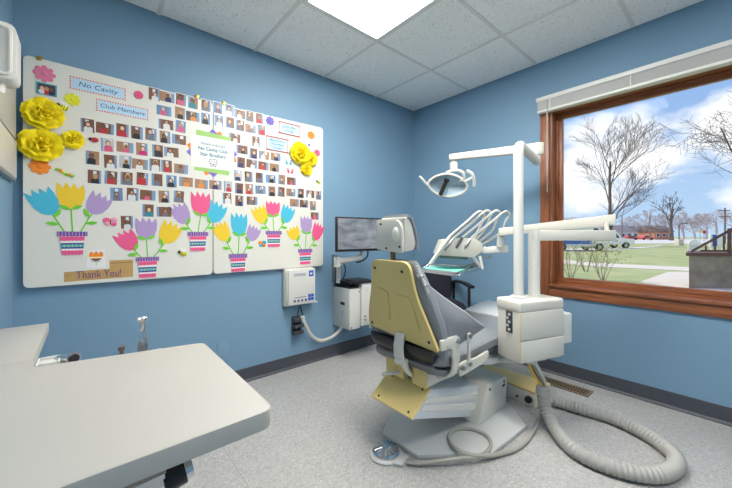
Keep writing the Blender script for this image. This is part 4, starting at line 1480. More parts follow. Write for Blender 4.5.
# chrome handpiece standing in a holder
p = on_ledge(142.5, -1.19)
t = thing('handpiece', 'upright chrome handpiece standing behind the counter', 'dental handpiece', p)
B().lathe([(.018, 0), (.018, .02), (.013, .03), (.013, .045)], p, (0, 0, 1), 16).build('holder', M_STEEL, t)
B().lathe([(.011, .045), (.011, .07), (.0075, .078), (.0065, .115), (.009, .12), (.009, .128), (.006, .131)], p, (0, 0, 1), 18).build('barrel', M_CHROME, t)
B().cone(p + Vector((-.012, -.004, .124)), p + Vector((.009, .003, .124)), .0065, .006, 12).build('head', M_CHROME, t)
p = on_ledge(121.5, -1.17)
t = thing('valve_knob', 'small brown knob poking up behind the counter', 'knob', p)
B().lathe([(.006, 0), (.005, .035), (.008, .036), (.008, .046), (.006, .048)], p, (0, 0, 1), 14).build('knob', mat('brown_knob', (110, 92, 78), .5), t)
p = on_ledge(73, -1.20)
t = thing('suction_tip', 'short chrome suction nozzle lying behind the counter', 'suction nozzle', p)
B().cone(p + Vector((-.03, .05, .035)), p + Vector((.002, -.005, .048)), .013, .016, 18).build('barrel', M_CHROME, t)
B().cone(p + Vector((.002, -.005, .048)), p + Vector((.004, -.008, .0487)), .011, .011, 16).build('mouth', M_BLACK, t)
B().cone(p + Vector((-.012, .02, 0)), p + Vector((-.012, .02, .03)), .012, n=12).build('stand', M_DARK, t)
p = Vector((-2.815, -1.175, zl))
t = thing('soap_tray', 'small white tray on the ledge in the counter notch', 'tray', p)
B().box((p.x, p.y, zl + .017), (.03, .04, .034), 0, .004).build('riser', M_GREYW, t)
B().box((p.x, p.y, zl + .038), (.046, .062, .008), 0, .003).build('tray', M_WHITE, t)
rb = B()
for dx, dy, sx_, sy_ in ((-.0205, 0, .005, .062), (.0205, 0, .005, .062), (0, -.0285, .036, .005), (0, .0285, .036, .005)):
    rb.box((p.x + dx, p.y + dy, zl + .045), (sx_, sy_, .008), 0, .002)
rb.build('rim', M_WHITE, t)

# articulated holder below the counter
k = PY(176, 481, -1.725)
t = thing('undercounter_holder', 'chrome bracket with black clamp knob under the counter edge', 'bracket', (k.x, k.y, CT - .034))
B().prism([(k.x - .20, -1.735, .625), (k.x - .015, -1.735, .648), (k.x - .015, -1.735, .672), (k.x - .12, -1.735, .667), (k.x - .20, -1.735, .66)], (0, .03, 0), .003).build('arm', M_CHROME, t)
B().cone((k.x - .018, -1.72, k.z + .004), (k.x + .014, -1.72, k.z + .010), .021, .021, 20).build('clamp_knob', M_BLACK, t)
B().cone((k.x + .014, -1.72, k.z + .010), (k.x + .026, -1.72, k.z + .012), .018, .017, 20).build('end_ring', M_CHROME, t)
B().cone((k.x - .10, -1.72, .66), (k.x - .10, -1.72, CT - .0345), .012, n=12).build('hanger', M_STEEL, t)

# ================================================================== LEFT WALL FITTINGS
# wall cupboard on the side wall
t = thing('wall_cupboard', 'shallow grey wall cupboard with white lower door on the side wall', 'cupboard', (-2.99, -0.55, 1.33))
B().bb(-3.019, -3.000, -1.05, -0.07, 1.533, 1.86, .003).build('upper_panel', M_GREYW, t)
B().bb(-3.019, -3.004, -1.05, -0.07, 1.522, 1.533).build('gap_shadow_strip', M_DARK, t)
B().bb(-3.019, -2.998, -1.05, -0.07, 1.345, 1.522, .003).build('lower_door', M_WHITE, t)
B().bb(-3.019, -3.000, -1.05, -0.07, 1.33, 1.345).build('bottom_rail', M_STEEL, t)
t = thing('wall_dispenser', 'white rounded wall dispenser with a recessed front at the top left', 'dispenser', (-2.97, -0.7, 1.58))
dz0, dz1 = 1.605, 1.800
prof = rounded([(-3.018, dz0), (-2.925, dz0), (-2.925, dz1), (-3.018, dz1)], [.004, .03, .03, .004], 6)
B().prism([(x, -0.62, z) for x, z in prof], (0, -0.10, 0), .006, 2).build('housing', M_WHITE, t)
prof2 = rounded([(-3.000, dz0 + .016), (-2.939, dz0 + .016), (-2.939, dz1 - .016), (-3.000, dz1 - .016)], .018, 6)
ringb = B()
for i in range(len(prof2)):
    a_, b_ = prof2[i], prof2[(i + 1) % len(prof2)]
    if (a_ - b_).length > 1e-5:
        ringb.cone((a_.x, -.724, a_.y), (b_.x, -.724, b_.y), .006, n=8)
ringb.build('front_rim', M_WHITE, t)
B().prism([(x, -0.7205, z) for x, z in prof2], (0, -0.003, 0)).build('recess', M_GREYW, t)
B().lathe([(.016, 0), (.018, .01), (.018, .035), (.012, .04)], (-2.975, -.67, dz0 - .038), (0, 0, 1), 14).build('nozzle', M_WHITE, t)

# x-ray control box on the board wall
a_, b_ = PY(286.5, 268, -.075), PY(315.5, 305, -.075)
zt0, zb0 = PY(300, 268.5, -.075).z, PY(300, 304.5, -.075).z
x0, x1 = a_.x, b_.x
t = thing('wall_control_box', 'white wall control box with blue print below the photo board', 'control box', ((x0 + x1) / 2, -.03, zb0))
B().bb(x0, x1, -.045, 0, zb0 - .01, zt0, .012, 3).build('rear_case', M_CREAM, t)
B().prism([(x, -.045, z) for x, z in rounded([(x0 + .018, zb0 + .004), (x1 - .004, zb0), (x1 - .004, zt0 - .004), (x0 + .018, zt0 - .008)], .012)], (0, -.03, 0), .006, 2).build('front_cover', M_WHITE, t)
B().bb(x0 + .006, x0 + .022, -.062, -.045, zb0 + .02, zt0 - .02, .006).build('grip', M_CREAM, t)
B().bb(x0 + .06, x0 + .175, -.0765, -.0745, zt0 - .065, zt0 - .035).build('name_strip', mat('print_strip', (206, 208, 210), .5), t)
lettering('CONTROL', .02, (x0 + .118, -.0772, zt0 - .05), ROT_WALL, M_INK, t)
B().bb(x1 - .062, x1 - .020, -.0768, -.0745, zt0 - .07, zt0 - .022).build('blue_logo', M_BLUE, t)
B().bb(x1 - .052, x1 - .032, -.0774, -.0768, zt0 - .054, zt0 - .04).build('logo_mark', M_WHITE, t)
for i in range(2):
    for j in range(2):
        B().bb(x1 - .070 + i * .028, x1 - .045 + i * .028, -.0785, -.0745, zb0 + .022 + j * .028, zb0 + .046 + j * .028, .002).build('key', M_BLUE, t)
for i in range(4):
    B().bb(x0 + .062 + i * .033, x0 + .078 + i * .033, -.0782, -.0745, zb0 + .022, zb0 + .040, .003).build('button', mat('button_navy', (52, 72, 120), .5), t)
B().bb(x0 + .07, x0 + .17, -.0765, -.0745, zb0 + .055, zb0 + .060).build('print_line', M_INK, t)
B().cone((x1 - .004, -.06, zb0 + .006), (x1 + .022, -.065, zb0 - .004), .009, .006, 10).build('latch', M_WHITE, t)
# hand switch clip below, with its hoses
c0 = PY(298.5, 326, -.05)
t = thing('hose_holder', 'dark grey notched hose holder on the wall below the control box', 'hose holder', (c0.x, -.03, c0.z - .08))
B().bb(c0.x - .038, c0.x + .038, -.025, 0, c0.z - .075, c0.z + .075, .008).build('back_plate', M_DARK, t)
for i in range(3):
    zz = c0.z - .052 + i * .05
    B().bb(c0.x - .042, c0.x + .042, -.070, -.025, zz - .010, zz + .014, .007).build('finger', M_DARK, t)
t = thing('wall_hose', 'white hose drooping from the holder to the computer bracket', 'hose', PY(320, 340, -.03))
pts = [PY(302.5, 318, -.06), PY(306, 326, -.055), PY(311, 335, -.045), PY(320, 340.5, -.03), PY(331, 337.5, -.04), PY(340, 330, -.06), PY(341.5, 326, -.08)]
B().tube(smoothpath(pts, 8), .014, n=12).build('hose', M_TUBE, t)
B().cone(PY(302.5, 316.5, -.062), PY(303.3, 321, -.062), .018, .016, 12).build('collar', M_CREAM, t)
t = thing('control_cord', 'black cord hanging from the control box to the hose holder', 'cord', PY(301, 318, -.03))
B().tube(smoothpath([PY(300.5, 306, -.03), PY(301.5, 311, -.034), PY(303, 316, -.04), PY(304, 321, -.05)], 6), .005, n=8).build('black_cord', M_BLACK, t)
B().tube(smoothpath([PY(299.5, 306, -.03), PY(298, 312, -.02), PY(297.5, 316, -.02), PY(297, 318, -.02)], 6), .003, n=6).build('thin_cord', M_BLACK, t)

# ------------------------------------------------------------------ wall computer, monitor and arm
CX0, CX1, CY_ = -1.0867, -0.966, -0.233
cz1, cz0 = 0.62, 0.276
t = thing('wall_computer', 'pale grey computer case mounted on the wall behind the dental chair', 'computer', (-1.03, -.12, cz0))
B().bb(CX0, CX1, CY_, -.002, cz0, cz1, .006).build('case', M_GREYW, t)
B().bb(CX0 + .004, CX1 - .004, CY_ - .006, CY_, cz0 + .004, cz1 - .004, .003).build('front_panel', M_WHITE, t)
B().bb(CX0 - .0015, CX0, CY_ + .06, CY_ + .12, cz0 + .20, cz0 + .225).build('vent_slot', M_BLACK, t)
for kx in range(2):
    B().cone((CX0 - .002, CY_ + .09, cz0 + .14 - kx * .03), (CX0, CY_ + .09, cz0 + .14 - kx * .03), .006, n=10).build('badge', M_BLUE, t)
for xx, zz in ((CX0 + .02, cz0 + .02), (CX1 - .015, cz1 - .03)):
    B().cone((xx, CY_ - .008, zz), (xx, CY_ - .005, zz), .006, n=10).build('screw', M_BLACK, t)
B().bb(CX0 + .01, CX1 - .01, CY_ + .01, -.01, cz1, cz1 + .016, .003).build('black_lid', M_BLACK, t)
t = thing('cable_cabinet', 'white wall box beside the computer case, partly behind the dental chair', 'wall box', (-.89, -.12, .30))
B().bb(CX1 + .006, -.80, -.25, -.002, .292, .66, .006).build('box', M_WHITE, t)
B().bb(CX1 + .022, -.815, -.256, -.25, .31, .64, .003).build('door', M_WHITE, t)
for zz in (.345, .375):
    B().cone((CX1 + .035, -.26, zz), (CX1 + .035, -.255, zz), .007, n=10).build('screw', M_BLACK, t)

mon = thing('monitor', 'black flat monitor with a grey screen on a wall arm behind the headrest', 'monitor', (-1.07, -.36, .95))
mr = Matrix.Translation((-1.073, -.36, 1.078)) @ Matrix.Rotation(math.radians(-4), 4, 'Z')
B().box((0, 0, 0), (.462, .028, .272), 0, .008, 2, mr).build('casing', M_BLACK, mon)
scr = bpy.data.materials.new('monitor_screen')
scr.use_nodes = True
nt = scr.node_tree
bs = nt.nodes['Principled BSDF']
bs.inputs['Roughness'].default_value = .22
bs.inputs['Base Color'].default_value = lin((40, 44, 50))
tcx = nt.nodes.new('ShaderNodeTexCoord')
mpx = nt.nodes.new('ShaderNodeMapping')
mpx.inputs['Scale'].default_value = (6, 6, 16)
nzx = nt.nodes.new('ShaderNodeTexNoise')
nzx.inputs['Scale'].default_value = 1.2
nzx.inputs['Detail'].default_value = 6
crx = nt.nodes.new('ShaderNodeValToRGB')
crx.color_ramp.elements[0].position = .3
crx.color_ramp.elements[0].color = lin((96, 104, 116))
crx.color_ramp.elements[1].position = .72
crx.color_ramp.elements[1].color = lin((178, 182, 188))
nt.links.new(tcx.outputs['Object'], mpx.inputs['Vector'])
nt.links.new(mpx.outputs['Vector'], nzx.inputs['Vector'])
nt.links.new(nzx.outputs['Fac'], crx.inputs['Fac'])
nt.links.new(crx.outputs['Color'], bs.inputs['Emission Color'])
bs.inputs['Emission Strength'].default_value = .55
B().box((0, -.0145, .004), (.436, .002, .240), 0, 0, 2, mr).build('screen', scr, mon)
B().box((0, .02, -.01), (.2, .03, .16), 0, .008, 2, mr).build('rear_bulge', M_BLACK, mon)
arm = thing('articulated_mount', 'white jointed wall mount holding the monitor, with black cables', 'wall mount', (-1.07, -.2, .70))
B().bb(-1.10, -1.04, -.03, 0, .66, .90, .004).build('wall_track', M_STEEL, arm)
B().cone((-1.07, -.06, .655), (-1.07, -.06, .80), .020, n=14).build('pivot_post', M_WHITE, arm)
B().tube(smoothpath([(-1.07, -.06, .80), (-1.12, -.16, .83), (-1.24, -.28, .845)], 6), .024, n=12).build('lower_arm', M_WHITE, arm)
B().tube(smoothpath([(-1.25, -.29, .87), (-1.15, -.29, .872), (-1.00, -.28, .885)], 6), .024, n=12).build('upper_arm', M_WHITE, arm)
B().cone((-1.245, -.285, .82), (-1.245, -.285, .90), .026, n=14).build('elbow', M_WHITE, arm)
B().tube(smoothpath([(-1.00, -.28, .885), (-.985, -.28, .93), (-.995, -.30, .98), (-1.03, -.315, 1.02)], 6), .017, n=10).build('riser', M_WHITE, arm)
B().box((-1.06, -.325, 1.04), (.11, .02, .11), 0, .003).build('mount_plate', M_BLACK, arm)
B().tube(smoothpath([(-1.02, -.30, 1.0), (-.95, -.30, .97), (-.93, -.29, .90), (-.97, -.28, .86), (-1.02, -.25, .84)], 8), .006, n=8).build('cable', M_BLACK, arm)
B().tube(smoothpath([(-1.06, -.09, .84), (-1.03, -.10, .80), (-1.02, -.09, .74), (-1.04, -.08, .68)], 8), .005, n=8).build('cable', M_BLACK, arm)
kb = thing('keyboard_shelf', 'thin black shelf on top of the wall computer', 'shelf', (-.99, -.13, .66))
B().bb(-1.07, -.83, -.262, -.012, .662, .676, .004).build('shelf_plate', M_BLACK, kb)
B().bb(-1.04, -.86, -.235, -.08, .677, .688, .003).build('keyboard', M_DARK, kb)
B().bb(-1.05, -1.035, -.18, -.06, .636, .662).build('foot', M_DARK, kb)

# ------------------------------------------------------------------ dark waiting chair in the corner
wc = thing('guest_chair', 'dark navy upholstered guest chair with black arms in the room corner', 'chair', (-.42, -.45, 0))
gx, gy = -.34, -.54
mrot = Matrix.Translation((gx, gy, 0)) @ Matrix.Rotation(math.radians(-38), 4, 'Z')   # faces the camera side (-Y local)


def gc(pts): return [mrot @ Vector(p) for p in pts]
B().sweep(gc([(0, .21, .44), (0, .23, .54), (0, .25, .66), (0, .26, .735)]), [.21, .235, .235, .19], [.03, .035, .035, .025], mrot.to_3x3() @ Vector((1, 0, 0)), 24, 4).build('backrest', M_NAVY, wc)
B().sweep(gc([(0, -.24, .435), (0, -.1, .445), (0, .1, .44), (0, .2, .435)]), [.225, .24, .24, .23], [.025, .04, .04, .03], mrot.to_3x3() @ Vector((1, 0, 0)), 24, 4).build('seat', M_NAVY, wc)
for s in (-1, 1):
    B().tube(gc([(s * .25, -.22, 0), (s * .25, -.2, .40), (s * .25, -.19, .62)]), .012, n=10).build('leg', M_BLACK, wc)
    B().tube(gc([(s * .25, .26, 0), (s * .25, .22, .40), (s * .25, .22, .60)]), .012, n=10).build('leg', M_BLACK, wc)
    B().sweep(gc([(s * .25, -.25, .635), (s * .25, -.1, .645), (s * .25, .1, .64), (s * .25, .24, .61)]), .028, .013, mrot.to_3x3() @ Vector((1, 0, 0)), 14, 3).build('armrest', M_BLACK, wc)
    B().tube(gc([(s * .25, -.2, .40), (s * .25, .22, .40)]), .010, n=8).build('side_rail', M_BLACK, wc)
B().tube(gc([(-.25, .22, .38), (.25, .22, .38)]), .010, n=8).build('cross_rail', M_BLACK, wc)

# ================================================================== DENTAL CHAIR
cy = -1.255
dc = thing('dental_chair', 'aged cream and yellow dental chair with grey vinyl upholstery', 'dental chair', (-1.15, cy, 0))
# floor plate
bp = [(-1.55, -1.36), (-1.26, -1.585), (-.90, -1.595), (-.735, -1.42), (-.735, -1.09), (-.90, -.93), (-1.26, -.93), (-1.55, -1.12)]
B().prism([(x, y, 0.0) for x, y in bp], (0, 0, .024), .008, 2).build('base_plate', M_GREYW, dc)
# column cover: sloped block
colp = [(-1.12, .024), (-.795, .024), (-.78, .195), (-.80, .210), (-1.02, .225)]
col_o = B().prism([(x, -1.43, z) for x, z in colp], (0, .36, 0), .012, 2).build('column_cover', M_CREAM, dc)
for xx, zz in ((-1.0, .19), (-.83, .188)):
    B().cone((xx, -1.4325, zz), (xx, -1.429, zz), .008, n=10).build('screw_cap', M_SCREW, col_o)
B().box((-.835, -1.4315, .165), (.03, .003, .012), 0, .001).build('maker_mark', M_DARK, col_o)
# lift arm, rising towards the head end
armp = [(-1.135, .068), (-1.625, .235), (-1.50, .335), (-1.055, .222)]
la = B().prism([(x, -1.40, z) for x, z in armp], (0, .27, 0), .010, 2).build('lift_arm_cover', M_ARMW, dc)
# long pressed ribs on the near side of the arm
for f0, f1 in ((.22, .46), (.58, .82)):
    q = []
    for (xa, za), (xb, zb), f in (((-1.60, .242), (-1.515, .320), f0), ((-1.135, .074), (-1.068, .212), f0), ((-1.135, .074), (-1.068, .212), f1), ((-1.60, .242), (-1.515, .320), f1)):
        q.append((xa + (xb - xa) * f, -1.402, za + (zb - za) * f))
    B().prism([(x_, y_ - .006, z_) for x_, y_, z_ in q], (0, .010, 0), .002).build('pressed_rib', M_WHITE, la)
n_ = Vector((-.100, 0, .125)).normalized()
n_ = Vector((-(.335 - .235), 0, .125)).normalized()
ec = []
for y, f in ((-1.405, 0), (-1.405, 1), (-1.125, 1), (-1.125, 0)):
    ec.append(Vector((-1.632 + f * .135, y, .238 + f * .100)))
cap = B().prism(ec, n_ * .010, .003).build('end_cap_plate', M_YELLOW, dc)
for y, f in ((-1.37, .12), (-1.37, .85), (-1.17, .12), (-1.17, .85)):
    pc = Vector((-1.632 + f * .135, y, .238 + f * .100)) + n_ * .010
    B().cone(pc - n_ * .001, pc + n_ * .002, .006, n=10).build('screw', M_SCREW, cap)
# carriage blocks above
for y0, y1 in ((-1.405, -1.318), (-1.262, -1.14)):
    blk = B().bb(-1.535, -1.22, y0, y1, .350, .428, .008).build('carriage_block', M_CREAM, dc)
    B().bb(-1.542, -1.528, y0 - .002, y1 + .002, .348, .430, .006).build('yellow_end', M_YELLOW, blk)
B().bb(-1.48, -1.05, -1.33, -1.20, .30, .36, .006).build('carriage_beam', M_GREYW, dc)
B().bb(-1.50, -1.40, -1.325, -1.255, .36, .40, .004).build('pivot_recess', M_BLACK, dc)
B().cone((-1.585, -1.318, .458), (-1.585, -1.262, .458), .020, n=16).build('pivot_pin', M_CREAM, dc)
B().tube(smoothpath([(-1.585, -1.302, .458), (-1.572, -1.312, .425), (-1.545, -1.312, .395), (-1.51, -1.300, .375)], 5), [.016] * 8 + [.013] * 8, n=10).build('pivot_link', M_CREAM, dc)
B().sweep([(-1.560, cy, .548), (-1.558, cy, .525), (-1.545, cy, .495), (-1.52, cy, .470)], [.215, .21, .20, .18], [.014, .018, .018, .014], (0, 1, 0), 22, 4).build('hinge_cover', M_BLACK, dc)
B().tube(smoothpath([(-1.50, -1.28, .375), (-1.545, -1.23, .372), (-1.575, -1.19, .366), (-1.59, -1.16, .358)], 6), [.008] * 8 + [.011] * 11, n=10).build('release_handle', M_CREAM, dc)
# strap carrying the backrest
B().sweep([(-1.588, -1.282, .468), (-1.592, -1.280, .49), (-1.590, -1.276, .53), (-1.572, -1.272, .59)], .030, .009, (0, 1, 0), 16, 4).build('back_strap', M_CREAM, dc)

# backrest shell: plate leaning back towards -X
zb0_, zt0_ = .548, .950
xb0_, xt0_ = -1.545, -1.622


def bk(y, z, d=0.0):
    f = (z - zb0_) / (zt0_ - zb0_)
    return Vector((xb0_ + (xt0_ - xb0_) * f - d, y, z))
out2 = rounded([(cy + .222, zb0_ + .035), (cy - .238, zb0_ - .002), (cy - .188, .68), (cy - .144, .79), (cy - .128, zt0_), (cy + .126, zt0_), (cy + .152, .81), (cy + .205, .68)], [.03, .02, .06, .05, .045, .045, .08, .08], 6)
sh = B().prism([bk(y, z) for y, z in out2], (-.016, 0, -.003), .007, 2).build('back_shell', M_YELLOW, dc)
# pressed panels on the shell
for pts in ([(cy + .150, .655), (cy + .04, .640), (cy + .03, .79), (cy + .112, .81)], [(cy - .02, .635), (cy - .155, .62), (cy - .11, .78), (cy - .025, .785)]):
    rr = rounded(pts, .02, 4)
    B().prism([bk(y, z, .016) for y, z in rr], (-.007, 0, 0), .003).build('pressed_panel', M_YELLOW, sh)
for y, z in ((cy + .105, .905), (cy - .08, .900), (cy + .19, .60), (cy - .19, .585)):
    pc = bk(y, z, .015)
    B().cone(pc, pc + Vector((-.003, 0, -.0005)), .008, n=10).build('screw', M_SCREW, sh)
# back cushion
bcp = [bk(cy, z, -.045) for z in (.50, .56, .66, .78, .88, .945)]
B().sweep(bcp, [.235, .245, .235, .20, .155, .12], [.03, .04, .045, .045, .042, .03], (0, 1, 0), 24, 3.2).build('back_cushion', M_VINYL, dc)
# white piping strip with buttons down the near edge
pip = [bk(cy - .142, .93, -.02), bk(cy - .165, .84, -.03), bk(cy - .19, .76, -.045)]
pp_ = B().tube(smoothpath(pip, 6), .010, n=10).build('side_trim', M_VINYL_L, dc)
for q in (pip[1], pip[1].lerp(pip[0], .45)):
    B().ball(q + Vector((-.004, -.010, 0)), .008, seg=8).build('stud', M_CHROME, pp_)


# side wings: thick vinyl flaps sweeping from the back to the seat
def wing(side):
    bmw = B()
    y0 = cy + side * .235
    rows = []
    for i in range(9):
        f = i / 8
        ztop = .890 - .290 * (f ** .78)
        zbot = .530 + .050 * f
        zmid = (ztop + zbot) / 2
        e_ = f * .355
        bulge = (.022 if side < 0 else .050) * math.sin(min(1, f * 1.4) * PI)
        yt = cy + side * (.150 + .080 * min(1, f * 1.6))
        ym = cy + side * (.195 + .035 * min(1, f * 1.6) + bulge)
        yl = cy + side * (.225 - .005 * f)
        rows.append((Vector((bk(0, ztop, -.012).x + e_, yt, ztop)), Vector((bk(0, zmid, -.012).x + e_ + .01, ym, zmid)), Vector((bk(0, zbot, -.012).x + e_ + .015, yl, zbot))))
    th = .020
    vo, vi = [], []
    for a1, a2, a3 in rows:
        pts = smoothpath([a1, a2, a3], 5)
        vo.append([bmw.bm.verts.new(p + Vector((0, side * th / 2, 0))) for p in pts])
        vi.append([bmw.bm.verts.new(p - Vector((0, side * th / 2, 0))) for p in pts])
    n, m = len(vo), len(vo[0])
    for i in range(n - 1):
        for j in range(m - 1):
            bmw.bm.faces.new([vo[i][j], vo[i + 1][j], vo[i + 1][j + 1], vo[i][j + 1]])
            bmw.bm.faces.new([vi[i][j], vi[i][j + 1], vi[i + 1][j + 1], vi[i + 1][j]])
    for i in range(n - 1):
        bmw.bm.faces.new([vo[i][0], vi[i][0], vi[i + 1][0], vo[i + 1][0]])
        bmw.bm.faces.new([vo[i][-1], vo[i + 1][-1], vi[i + 1][-1], vi[i][-1]])
    for j in range(m - 1):
        bmw.bm.faces.new([vo[0][j], vo[0][j + 1], vi[0][j + 1], vi[0][j]])
        bmw.bm.faces.new([vo[-1][j], vi[-1][j], vi[-1][j + 1], vo[-1][j + 1]])
    o = bmw.build('side_wing', M_VINYL, dc, ang=60)
    B().tube([r[0] for r in rows], .008, n=8).build('wing_piping', M_VINYL_L, o)
wing(-1)
wing(1)
# seat and leg rest cushions
seatp = [(-1.525, cy, .50), (-1.47, cy, .478), (-1.36, cy, .458), (-1.2, cy, .462), (-1.05, cy, .47), (-.92, cy, .475)]
B().sweep(smoothpath(seatp, 4), .215, .040, (0, 1, 0), 28, 4).build('seat_cushion', M_VINYL, dc)
legp = [(-.925, cy, .474), (-.80, cy, .484), (-.62, cy, .500), (-.47, cy, .515), (-.40, cy, .520)]
lr = B().sweep(smoothpath(legp, 4), [.190] * 13 + [.187, .183, .175, .155], [.036] * 15 + [.032, .02], (0, 1, 0), 28, 4).build('leg_rest', M_VINYL, dc)
# clear plastic toe cover on the foot end
B().sweep([(-.70, cy + .02, .534), (-.60, cy + .02, .543), (-.48, cy + .02, .555), (-.385, cy + .02, .562)], [.16, .17, .17, .155], [.006, .010, .010, .006], (0, 1, 0), 24, 5).build('toe_cover', mat('clear_toe_cover', (214, 216, 216), .18), dc)
# rounded underside shell
B().sweep([(-1.545, cy, .470), (-1.525, cy, .438), (-1.46, cy, .418), (-1.32, cy, .405), (-1.15, cy, .405), (-.95, cy, .415)], [.19, .205, .21, .20, .19, .18], [.012, .020, .022, .024, .022, .018], (0, 1, 0), 24, 4).build('seat_pan', M_VINYL_D, dc)
# cast yoke passing under the seat, with a hinge plate and links on each side
yk = [(-1.425, cy - .236, .575), (-1.428, cy - .236, .50), (-1.432, cy - .232, .440), (-1.438, cy - .205, .402), (-1.445, cy - .12, .384), (-1.45, cy, .380), (-1.455, cy + .12, .384), (-1.462, cy + .205, .402), (-1.468, cy + .232, .440), (-1.478, cy + .236, .50), (-1.485, cy + .236, .555)]
B().sweep(smoothpath(yk, 4), .024, .008, (1, 0, 0), 14, 4).build('yoke', M_CREAM, dc)
for s in (-1, 1):
    yy = cy + s * .236
    hp_ = B().prism([(x, yy - s * .006, z) for x, z in ((-1.548, .600), (-1.43, .602), (-1.402, .585), (-1.402, .47), (-1.45, .47), (-1.462, .535), (-1.480, .550), (-1.548, .552))], (0, s * .014, 0), .004, 2).build('hinge_plate', M_CREAM, dc)
    for x, z in ((-1.425, .575), (-1.335, .582), (-1.335, .445), (-1.39, .440)):
        B().cone((x, yy + s * .006, z), (x, yy + s * .026, z), .011, n=12).build('bolt', M_STEEL, hp_)
    B().prism([(-1.347 + a1, yy + s * .006, z) for a1, z in ((0, .43), (.026, .43), (.019, .50), (.026, .595), (-.002, .595), (.005, .50))], (0, s * .012, 0), .003).build('link_bar', M_CREAM, dc)
    B().prism([(x, yy + s * -.008, z) for x, z in ((-1.405, .455), (-1.36, .462), (-1.25, .452), (-1.134, .462), (-1.128, .430), (-1.20, .404), (-1.395, .395))], (0, s * .014, 0), .004).build('seat_rail', M_CREAM, dc)
# headrest
hx = -1.622
B().tube(smoothpath([(-1.60, cy, .93), (-1.605, cy, .96), (-1.608, cy, 1.02)], 4), .013, n=12).build('headrest_post', mat('bronze_post', (120, 92, 66), .35, metal=.7), dc)
hsp = rounded([(cy + .105, .998), (cy - .075, .985), (cy - .070, 1.11), (cy - .045, 1.142), (cy + .105, 1.150)], [.02, .02, .03, .03, .02], 6)
hs = B().prism([(hx, y, z) for y, z in hsp], (.018, 0, 0), .006, 2).build('headrest_shell', M_CREAM, dc)
B().ball((hx - .002, cy - .035, 1.075), (.012, .020, .034), seg=14).build('cable_bulge', M_CREAM, hs)
for y, z in ((cy + .07, 1.125), (cy + .03, 1.006), (cy - .06, 1.015)):
    B().cone((hx - .003, y, z), (hx, y, z), .006, n=10).build('screw', M_SCREW, hs)
side = rounded([(-1.605, .992), (-1.545, .998), (-1.528, 1.03), (-1.56, 1.13), (-1.59, 1.155), (-1.607, 1.155)], [.006, .02, .02, .04, .02, .006], 5)
B().prism([(x, cy - .078, z) for x, z in side], (0, .158, 0), .010, 2).build('headrest_side', M_CREAM, dc)
cush = [(-1.592, cy, 1.160), (-1.565, cy, 1.147), (-1.54, cy, 1.10), (-1.522, cy, 1.04), (-1.524, cy, 1.0)]
B().sweep(smoothpath(cush, 5), .088, .012, (0, 1, 0), 22, 4).build('headrest_cushion', M_VINYL, dc)

# ================================================================== DELIVERY CABINET + POSTS
ba = math.radians(90 - 19.8)                       # heading of the box depth axis
A_ = Vector((math.cos(ba), math.sin(ba), 0))
B_ = Vector((A_.y, -A_.x, 0))
corner = PD(520, 300, 1.665)
corner.z = 0
cw, cdp, z0c, z1c = .318, .168, .398, .724
du = thing('delivery_cabinet', 'off-white delivery cabinet with round post beside the dental chair', 'dental unit', corner + A_ * .08 + B_ * .16)


def C(u_, v_, z): return corner + B_ * u_ + A_ * v_ + Vector((0, 0, z))


def cbox(u0, u1, v0, v1, za, zb, bev=0.0, seg=2):
    mx = Matrix.Translation(C((u0 + u1) / 2, (v0 + v1) / 2, (za + zb) / 2)) @ Matrix.Rotation(math.atan2(B_.y, B_.x), 4, 'Z')
    return B().box((0, 0, 0), (u1 - u0, v1 - v0, zb - za), 0, bev, seg, mx)
body = cbox(.006, cw, .006, cdp, z0c, z1c - .012, .012, 3).build('body', M_CREAM, du)
cbox(0, cw + .003, 0, cdp + .004, z1c - .06, z1c, .014, 3).build('lid', M_CREAM, du)
cbox(-.001, cw * .99, -.001, .006, z0c + .125, z1c - .058, .003).build('front_panel', M_CREAM, du)
cbox(-.001, cw * .99, -.003, .006, z0c + .012, z0c + .118, .003).build('front_panel', M_CREAM, du)
cbox(.0, .006, -.0035, .004, z0c + .01, z1c - .06, .0015).build('corner_trim', M_YELLOW, du)
sp_ = cbox(-.002, .008, .055, .095, z0c + .15, z0c + .265, .002).build('switch_panel', M_DARK, du)
for kz in range(5):
    cbox(-.006, -.001, .062 + .012 * (kz % 2), .076 + .012 * (kz % 2), z0c + .162 + kz * .02, z0c + .174 + kz * .02, .001).build('switch', M_GREYW, sp_)
cbox(cw + .004, cw + .082, .012, .105, z0c + .065, z0c + .235, .010, 3).build('side_pod', M_WHITE, du)
cbox(.10, .24, .04, .13, z0c - .02, z0c, .006).build('bottom_collar', M_GREYW, du)
# lamp post: up, over, and away over the chair
pb = PD(518.5, 293, 1.80)
pt = Vector((pb.x, pb.y, z1c))
B().lathe([(.045, 0), (.045, .006), (.034, .012)], pt, (0, 0, 1), 20).build('post_flange', M_GREYW, du)
end = PD(536.5, 160.5, 2.24)
zpost = PD(518.5, 143.5, 1.80).z
pth = [pt + Vector((0, 0, .005)), Vector((pt.x, pt.y, zpost - .06))]
top_p = Vector((pt.x, pt.y, zpost + .004))
dirh = (Vector((end.x, end.y, 0)) - Vector((pt.x, pt.y, 0))).normalized()
for k in range(1, 8):
    a1 = k / 8 * PI / 2
    pth.append(Vector((pt.x, pt.y, zpost - .06)) + dirh * (.06 * (1 - math.cos(a1))) + Vector((0, 0, .06 * math.sin(a1))))
pth.append(Vector((end.x, end.y, zpost)))
B().tube(pth, .026, n=18).build('lamp_post', M_WHITE, du)
# delivery post
pd2 = PD(534, 293, 1.83)
pd2.z = z1c
zarm = PD(534, 235.5, 1.83).z
B().cone(pd2, Vector((pd2.x, pd2.y, zarm + .032)), .031, n=18).build('delivery_post', M_WHITE, du)
